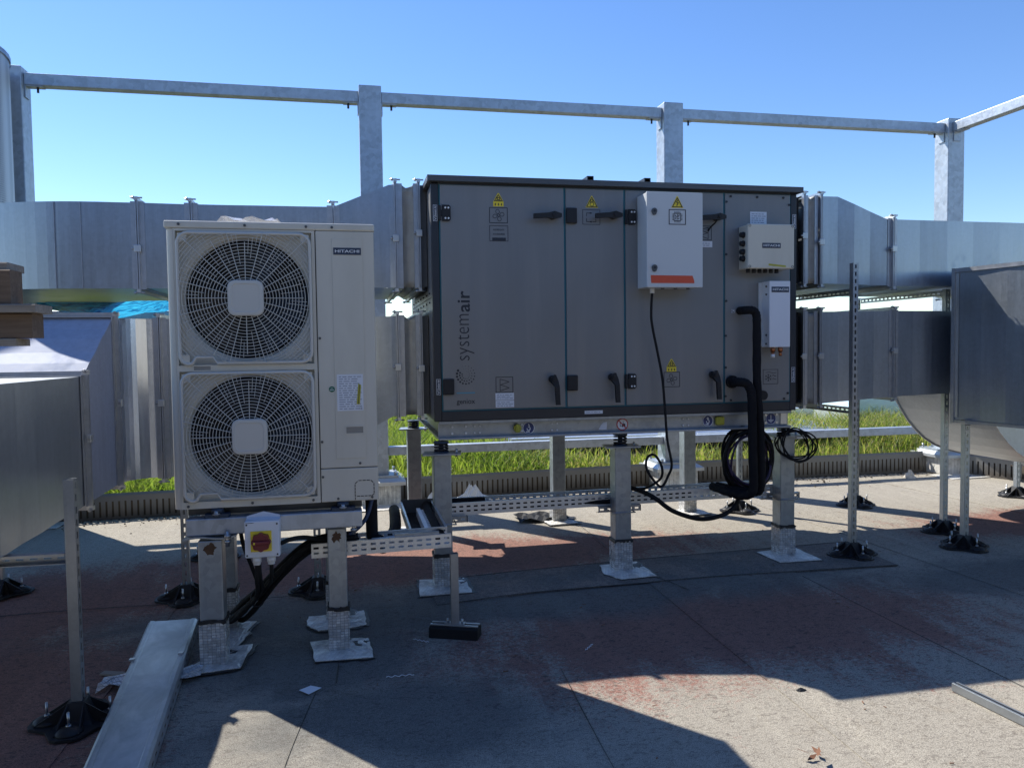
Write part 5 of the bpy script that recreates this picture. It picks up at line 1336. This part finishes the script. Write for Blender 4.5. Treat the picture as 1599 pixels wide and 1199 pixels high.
part('cable_tie', B().tube([(-.505+.034*math.cos(a), 4.275+.03*math.sin(a)*.6, .235+.04*math.sin(a)) for a in np.linspace(0, 2*PI, 16, False)], .005, 5, True), 'black_plastic', t)
t = thing('riser_pipe', 'black insulated riser with a blue tube behind the right edge of the outdoor unit', 'pipe', (.13, 4.32, .5))
part('riser', B().tube(smooth_path([(.105, 4.33, .80), (.105, 4.33, .60), (.11, 4.31, .52), (.15, 4.28, .50)]), .033, 14), 'black_foam', t)
part('blue_tube', B().tube(smooth_path([(.108, 4.26, .80), (.105, 4.25, .74), (.07, 4.23, .64), (.0, 4.21, .575), (-.08, 4.20, .545)]), .011, 8), 'blue_cable', t)
# slotted cable trays
def tray(p, q, wid, h, label, group='slotted cable trays'):
    p, q = Vector(p), Vector(q); L = (q-p).length; u = (q-p).normalized(); w = Vector((0, 0, 1)).cross(u)
    t = thing('cable_tray', label, 'cable tray', tuple((p+q)/2), group)
    for s in (0, 1):
        o = p+w*wid*s; b = B(); b.perf(o, u, (0, 0, 1), L, [(h*.34, .011), (h*.70, .011)], h, .049, .027)
        b.obox(o+u*L/2+w*(.006 if s == 0 else -.006)+Vector((0, 0, h)), u*L/2, w*.006, Vector((0, 0, .001))); part('tray_side', b, 'tray_steel', t)
    b = B(); b.perf(p+w*.001, u, w, L, [(wid*.3, .012), (wid*.7, .012)], wid-.002, .06, .03); part('tray_floor', b, 'tray_steel', t)
    return t
tray((.645, 5.12, .435), (3.12, 5.22, .428), .20, .082, 'long slotted cable tray running behind the front legs of the air handler')
tray((-.215, 4.15, .462), (.525, 4.15, .474), .18, .075, 'short slotted cable tray crossing behind the right outdoor unit leg')
T = thing('cable_tray', 'short open cable tray running back to the long tray with a white comb in it', 'cable tray', (.4, 4.75, .45), 'slotted cable trays')
p, q = Vector((.52, 4.22, .50)), Vector((.52, 5.12, .45))
for x in (.318, .520):
    part('tray_side', B().perf((x, 4.335, .470), (0, 1, 0), (0, 0, 1), .80, [(.026, .011), (.052, .011)], .075, .049, .027), 'tray_steel', T)
    part('tray_lip', B().box(x-.006, 4.335, .545, x+.006, 5.135, .5465), 'clamp', T)
part('tray_floor', B().box(.319, 4.335, .468, .519, 5.135, .4695), 'black_rubber', T)
part('end_plate', B().box(.318, 5.136, .468, .64, 5.139, .556), 'ahu_roof', T)
part('comb_strip', B().box(.408, 4.34, .4705, .432, 5.02, .520), 'plastic_white', T)
b = B()
for k in range(13): b.box(.4325, 4.40+k*.046, .512, .450, 4.412+k*.046, .520)
part('comb_teeth', b, 'plastic_white', T)
solo('insulated_pipe', B().tube(smooth_path([(.478, 4.30, .505), (.478, 4.6, .505), (.478, 5.0, .505), (.50, 5.16, .51), (.62, 5.22, .50), (.9, 5.26, .49)]), .032, 12), 'black_foam', 'black insulated pipe lying in the short open tray', 'pipe', 'black insulated pipes at the air handler')
solo('insulated_pipe', B().tube(smooth_path([(.16, 4.40, .43), (.20, 4.5, .45), (.25, 4.70, .46), (.27, 5.0, .47), (.28, 5.3, .46)]), .036, 12), 'black_foam', 'black insulated pipe hanging outside the short open tray', 'pipe', 'black insulated pipes at the air handler')
solo('plastic_pipe', B().tube(smooth_path([(.10, 4.24, .508), (.22, 4.24, .510), (.34, 4.25, .512), (.40, 4.30, .513)]), .022, 10), 'plastic_white', 'white plastic pipe lying in the crossing tray', 'pipe')
solo('metal_strip', B().box(.22, 4.158, .5485, .46, 4.19, .561), 'galv_leg', 'flat metal strip resting on the rim of the crossing tray', 'metal strip')
solo('tray_cable', B().tube(smooth_path([(.68, 5.17, .462), (1.2, 5.20, .462), (1.7, 5.18, .462), (2.2, 5.22, .462), (2.45, 5.24, .47)]), .024, 8), 'black_rubber', 'black cable lying inside the long slotted tray', 'cable')
# clamps that hold the trays on the legs
for x, y, z, lab in ((1.826, 5.06, .395, 'slotted clamp bracket round the front middle leg'), (3.13, 5.15, .40, 'slotted clamp bracket round the front right leg'), (.575, 4.99, .40, 'slotted clamp bracket round the front left leg')):
    t = thing('leg_clamp', lab, 'clamp bracket', (x, y, z), 'clamp brackets on the legs')
    b = B(); b.perf((x-.14, y+.0665, z), (1, 0, 0), (0, 0, 1), .31, [(.0205, .013)], .041, .05, .028); b.box(x-.14, y+.067, z, x+.17, y+.10, z+.002); b.box(x-.14, y+.067, z+.039, x+.17, y+.10, z+.041); part('channel', b, 'strut_steel', t)
    b = B(); b.tube([(x+.085, y+.08, z+.02), (x+.082, y-.066, z+.02), (x-.072, y-.067, z+.02), (x-.075, y+.08, z+.02)], .005, 6); part('u_bolt', b, 'bolt', t)
    part('end_cap', B().box(x+.17, y+.066, z-.001, x+.176, y+.101, z+.042), 'black_plastic', t)
# short strut on a rubber block holding the tray corner
t = thing('strut_post', 'short strut on a long black rubber block under the tray corner', 'strut post', (.530, 4.09, .004))
ORG.pop(t.name, None)
bb = slotted_strut(.452, .072); R90 = Matrix.Rotation(PI/2, 4, 'Z'); bb.v = [tuple(R90 @ Vector(p)) for p in bb.v]
part('slotted_channel', bb, 'strut_steel', t)
bb = B(); u = Vector((.92, -.39, 0)); w = Vector((.39, .92, 0)); rr = []
for s in (-.135, -.125, .125, .135):
    e = .9 if abs(s) > .13 else 1; rr.append([u*s+w*(-.052*e), u*s+w*(-.047*e)+Vector((0, 0, .050)), u*s+w*(-.035*e)+Vector((0, 0, .062*e)), u*s+w*(.035*e)+Vector((0, 0, .062*e)), u*s+w*(.047*e)+Vector((0, 0, .050)), u*s+w*(.052*e)])
rb = part('rubber_block', bb.loft(rr), 'black_rubber', t)
b = B()
for s in (-.019, .019): b.obox(w*s+Vector((0, 0, .065)), u*.132, w*.007, Vector((0, 0, .003)))
part('block_rail', b, 'clamp', rb)
b = B(); b.obox(Vector((0, 0, .070)), u*.055, w*.024, Vector((0, 0, .003)))
for s in (-.04, .04): b.cyl(u*s+Vector((0, 0, .07)), u*s+Vector((0, 0, .095)), .007, 6)
part('foot_plate', b, 'bolt', t)

# ------------------------------------------------------------------ loose things on the roof
t = thing('cable_tray_cover', 'upturned grey cable tray lying on the roof at the lower left', 'cable tray', (-.93, 3.4, .006))
p, q = Vector((-1.109, 4.507, 0)), Vector((-.86, 1.9, 0)); pp, qq = Vector((-.853, 4.496, 0)), Vector((-.66, 1.9, 0)); zt = .082
n = 14; rA = []
for i in range(n+1):
    k = i/n; a = p.lerp(q, k); c = pp.lerp(qq, k); e = (c-a).normalized(); wv = .0015*math.sin(i*1.9)
    rA.append([a+Vector((0, 0, zt-.010+wv)), a+e*.012+Vector((0, 0, zt+wv)), a+e*.030+Vector((0, 0, zt+wv)), a+e*.034+Vector((0, 0, zt-.003+wv)), c-e*.034+Vector((0, 0, zt-.003+wv)), c-e*.030+Vector((0, 0, zt+wv)), c-e*.012+Vector((0, 0, zt+wv)), c+Vector((0, 0, zt-.010+wv))])
part('top_sheet', B().loft(rA, False, False), 'tray_lid', t)
for a, c in ((p, q), (pp, qq)):
    b = B(); b.perf((a.x, a.y, .006), c-a, (0, 0, 1), (c-a).length, [(.030, .010)], zt-.016, .075, .034); part('side_wall', b, 'tray_lid', t)
part('lid_clip', B().obox((-1.050, 3.95, zt+.002), (.012, 0, 0), (0, .012, 0), (0, 0, .004)).obox((-.836, 3.98, zt+.002), (.012, 0, 0), (0, .012, 0), (0, 0, .004)), 'clamp', t)
t = thing('metal_profile', 'pale metal channel lying on sunlit felt at the lower right', 'metal profile', (2.66, 2.6, .006))
u = Vector((.10, -1, 0)).normalized(); w = Vector((1, .10, 0)).normalized(); c = Vector((2.655, 2.40, 0))
b = B(); b.obox(c+Vector((0, 0, .008)), u*.50, w*.015, Vector((0, 0, .0015)))
for s in (-.015, .015): b.obox(c+w*s+Vector((0, 0, .026)), u*.50, w*.002, Vector((0, 0, .0165)))
for s in (-.0105, .0105): b.obox(c+w*s+Vector((0, 0, .0432)), u*.50, w*.0045, Vector((0, 0, .001)))
part('channel', b, 'strut_steel', t)
solo('paper_scrap', B().prism([(-.255, 3.585, .009), (-.21, 3.530, .009), (-.155, 3.575, .014), (-.205, 3.615, .012)], (0, 0, .001)), 'paper', 'small white paper scrap on the dark felt in the foreground', 'paper scrap')
def crumple(cx, cy, z, rx, ry, h, n=14):
    b = B(); rings = []
    for j in range(5):
        f = j/4; rings.append([(cx+rx*(1-f*.85)*math.cos(2*PI*k/n)*random.uniform(.75, 1.1), cy+ry*(1-f*.85)*math.sin(2*PI*k/n)*random.uniform(.75, 1.1), z+h*f*random.uniform(.7, 1.1)) for k in range(n)])
    return b.loft(rings)
solo('plastic_bag', crumple(1.20, 7.72, .006, .20, .09, .17), 'paper', 'crumpled white bag against the slotted edging behind the tray', 'plastic bag')
solo('plastic_bag', crumple(.78, 7.66, .006, .09, .08, .12), 'paper', 'smaller crumpled white bag beside the front left leg', 'plastic bag')
solo('rubber_scrap', B().loft([[(1.45+.05*i, 6.62+.10*j+.02*math.sin(i*1.3+j), .008+.035*abs(math.sin(i*.8+j*1.2))) for j in range(4)] for i in range(10)], False, False), 'black_rubber', 'rumpled black rubber scrap on the sunlit felt by the rear middle leg', 'rubber scrap')
solo('bark_bit', crumple(1.95, 3.06, .006, .030, .014, .012, 9), 'sealant', 'small dark bark bit on the shaded felt near the shadow edge', 'bark bit')
solo('stone', crumple(6.30, 7.72, .006, .085, .07, .10, 9), 'stone', 'pale stone lying before the edging at the right', 'stone')
b = B(); rr = []
for i in range(9): rr.append([(-1.16+.055*i, 3.76+.02*math.sin(i*1.7)+.045*j+.006*i, .012+.03*abs(math.sin(i*1.9+j*1.3))) for j in range(4)])
solo('foil_scrap', B().loft(rr, False, False), 'foil_wrap', 'crumpled strip of shiny foil beside the nearest strut foot', 'foil scrap')
solo('timber_offcut', B().obox((-1.06, 3.95, .012), (.14, -.05, 0), (.006, .018, 0), (0, 0, .004)), 'wood_grey', 'thin pale offcut lying behind the foil scrap', 'offcut')
b = B()
for i, (dx, dy, a) in enumerate(((0, 0, .3), (.03, .02, 1.7), (-.03, .015, 2.6), (.012, -.02, .9))):
    c = Vector((1.66+dx, 2.53+dy, .014+.01*i)); u = Vector((math.cos(a), math.sin(a), .2)); v = Vector((-math.sin(a), math.cos(a), .35*(-1)**i))
    b.add([c-u*.028, c+v*.009, c+u*.028, c-v*.009], [(0, 1, 2, 3)])
solo('dead_leaf', b, 'leaf_brown', 'curled brown leaf on sunlit felt at the bottom edge', 'leaf')
b = B()
for i in range(200):
    x, y = random.uniform(-1.5, 4.5), random.uniform(2.3, 7.6)
    if i < 90: x, y = random.uniform(-2.5, 7), random.uniform(7.35, 7.9)
    a = random.uniform(0, PI); l = random.uniform(.003, .014); r = random.uniform(.0008, .002)
    b.obox((x, y, .009), (l*math.cos(a), l*math.sin(a), 0), (-r*math.sin(a), r*math.cos(a), 0), (0, 0, r))
o = solo('twig_litter', b, 'leaf_brown', 'scattered twigs and brown bits lying on the roof felt', None, kind='stuff')
b = B()
for i in range(900):
    x = random.uniform(-2.6, 6.8); y = edge_y(x)-random.expovariate(9)-.01; r = random.uniform(.002, .008)
    b.obox((x, y, .006), (r, r*.3, 0), (-r*.3, r, 0), (0, 0, r*.5))
solo('soil_litter', b, 'soil', 'crumbs of washed out soil along the slotted edging', None, kind='stuff')
for cx, cy, n in ((.14, 3.63, 0), (1.15, 3.72, 1), (.38, 4.02, 2), (-.30, 3.05, 3), (.36, 3.33, 4)):
    P = []
    for i in range(14): P.append((cx+.010*i*math.cos(n*1.1), cy+.008*math.sin(i*1.9)+.006*i*math.sin(n*1.1), .011))
    solo('fibre_thread', B().tube(smooth_path(P, 4), .0016, 5), 'paper', ('pale loose thread on the felt right of the rubber block' if n == 1 else 'pale loose thread on the felt under the rubber block' if n == 2 else 'pale loose thread on the felt left of the rubber block'), 'thread', 'loose pale threads on the felt') if n < 3 else None
# timbers stacked on the near left duct
TB = [('timber_board', 1.809, .023, -1.005, 2.62, .13, 'wood_grey', 'grey weathered board on top of the timber stack at the left edge', -.02),
      ('timber_beam', 1.7045, .1035, -.990, 2.60, .09, 'wood_brown', 'brown timber beam right below the top board at the left edge', 0),
      ('timber_board', 1.678, .0255, -.918, 2.58, .14, 'wood_grey', 'grey board sticking out farthest in the middle of the timber stack', 0),
      ('timber_beam', 1.602, .0750, -.938, 2.61, .09, 'wood_brown', 'brown timber beam below the middle board at the left edge', 0),
      ('timber_board', 1.578, .0230, -.982, 2.60, .11, 'wood_grey', 'lowest thin board under the timber stack at the left edge', 0)]
for n, z, h, xr, y, dep, m, lab, rz in TB:
    b = B(); nx_ = 10; rr = []
    for i in range(nx_+1):
        x = -2.35+(xr+2.35)*i/nx_-.003*(i == nx_); w1 = .0012*math.sin(i*2.3+z*40); rr.append([(x, y+w1, z), (x, y+w1*.6, z+h-.004), (x, y+.004, z+h-.0005), (x, y+dep-.004, z+h-.0005), (x, y+dep, z+h-.004), (x, y+dep, z)])
    b.loft(rr); solo(n, b, m, lab, 'timber', 'timbers stacked on the near left duct')
solo('timber_block', B().box(-1.75, 2.58, 1.4365, -1.50, 2.72, 1.5775, .004), 'wood_brown', 'timber block on the duct propping the timber stack', 'timber', 'timbers stacked on the near left duct')
# blue sheet hung under the upper left duct
rr = []
for i in range(27):
    k = i/26; x = -2.75+1.45*k; sag = .105*math.exp(-((k-.50)/.24)**2)+.012; row = []
    for j in range(9):
        f = j/8; z = 1.985-.02*f-sag*math.sin(PI*f**.85)*1.0-.016*math.sin(i*1.9+j*1.7+math.sin(i*.9)*2)*(0 < j < 8); row.append((x+.015*math.sin(j*2+i), 6.52+1.40*f+.015*math.sin(i*1.3+j), z))
    rr.append(row)
solo('plastic_sheet', B().loft(rr, False, False, True), 'blue_film', 'bright blue plastic sheet sagging below the upper left duct', 'plastic sheet')
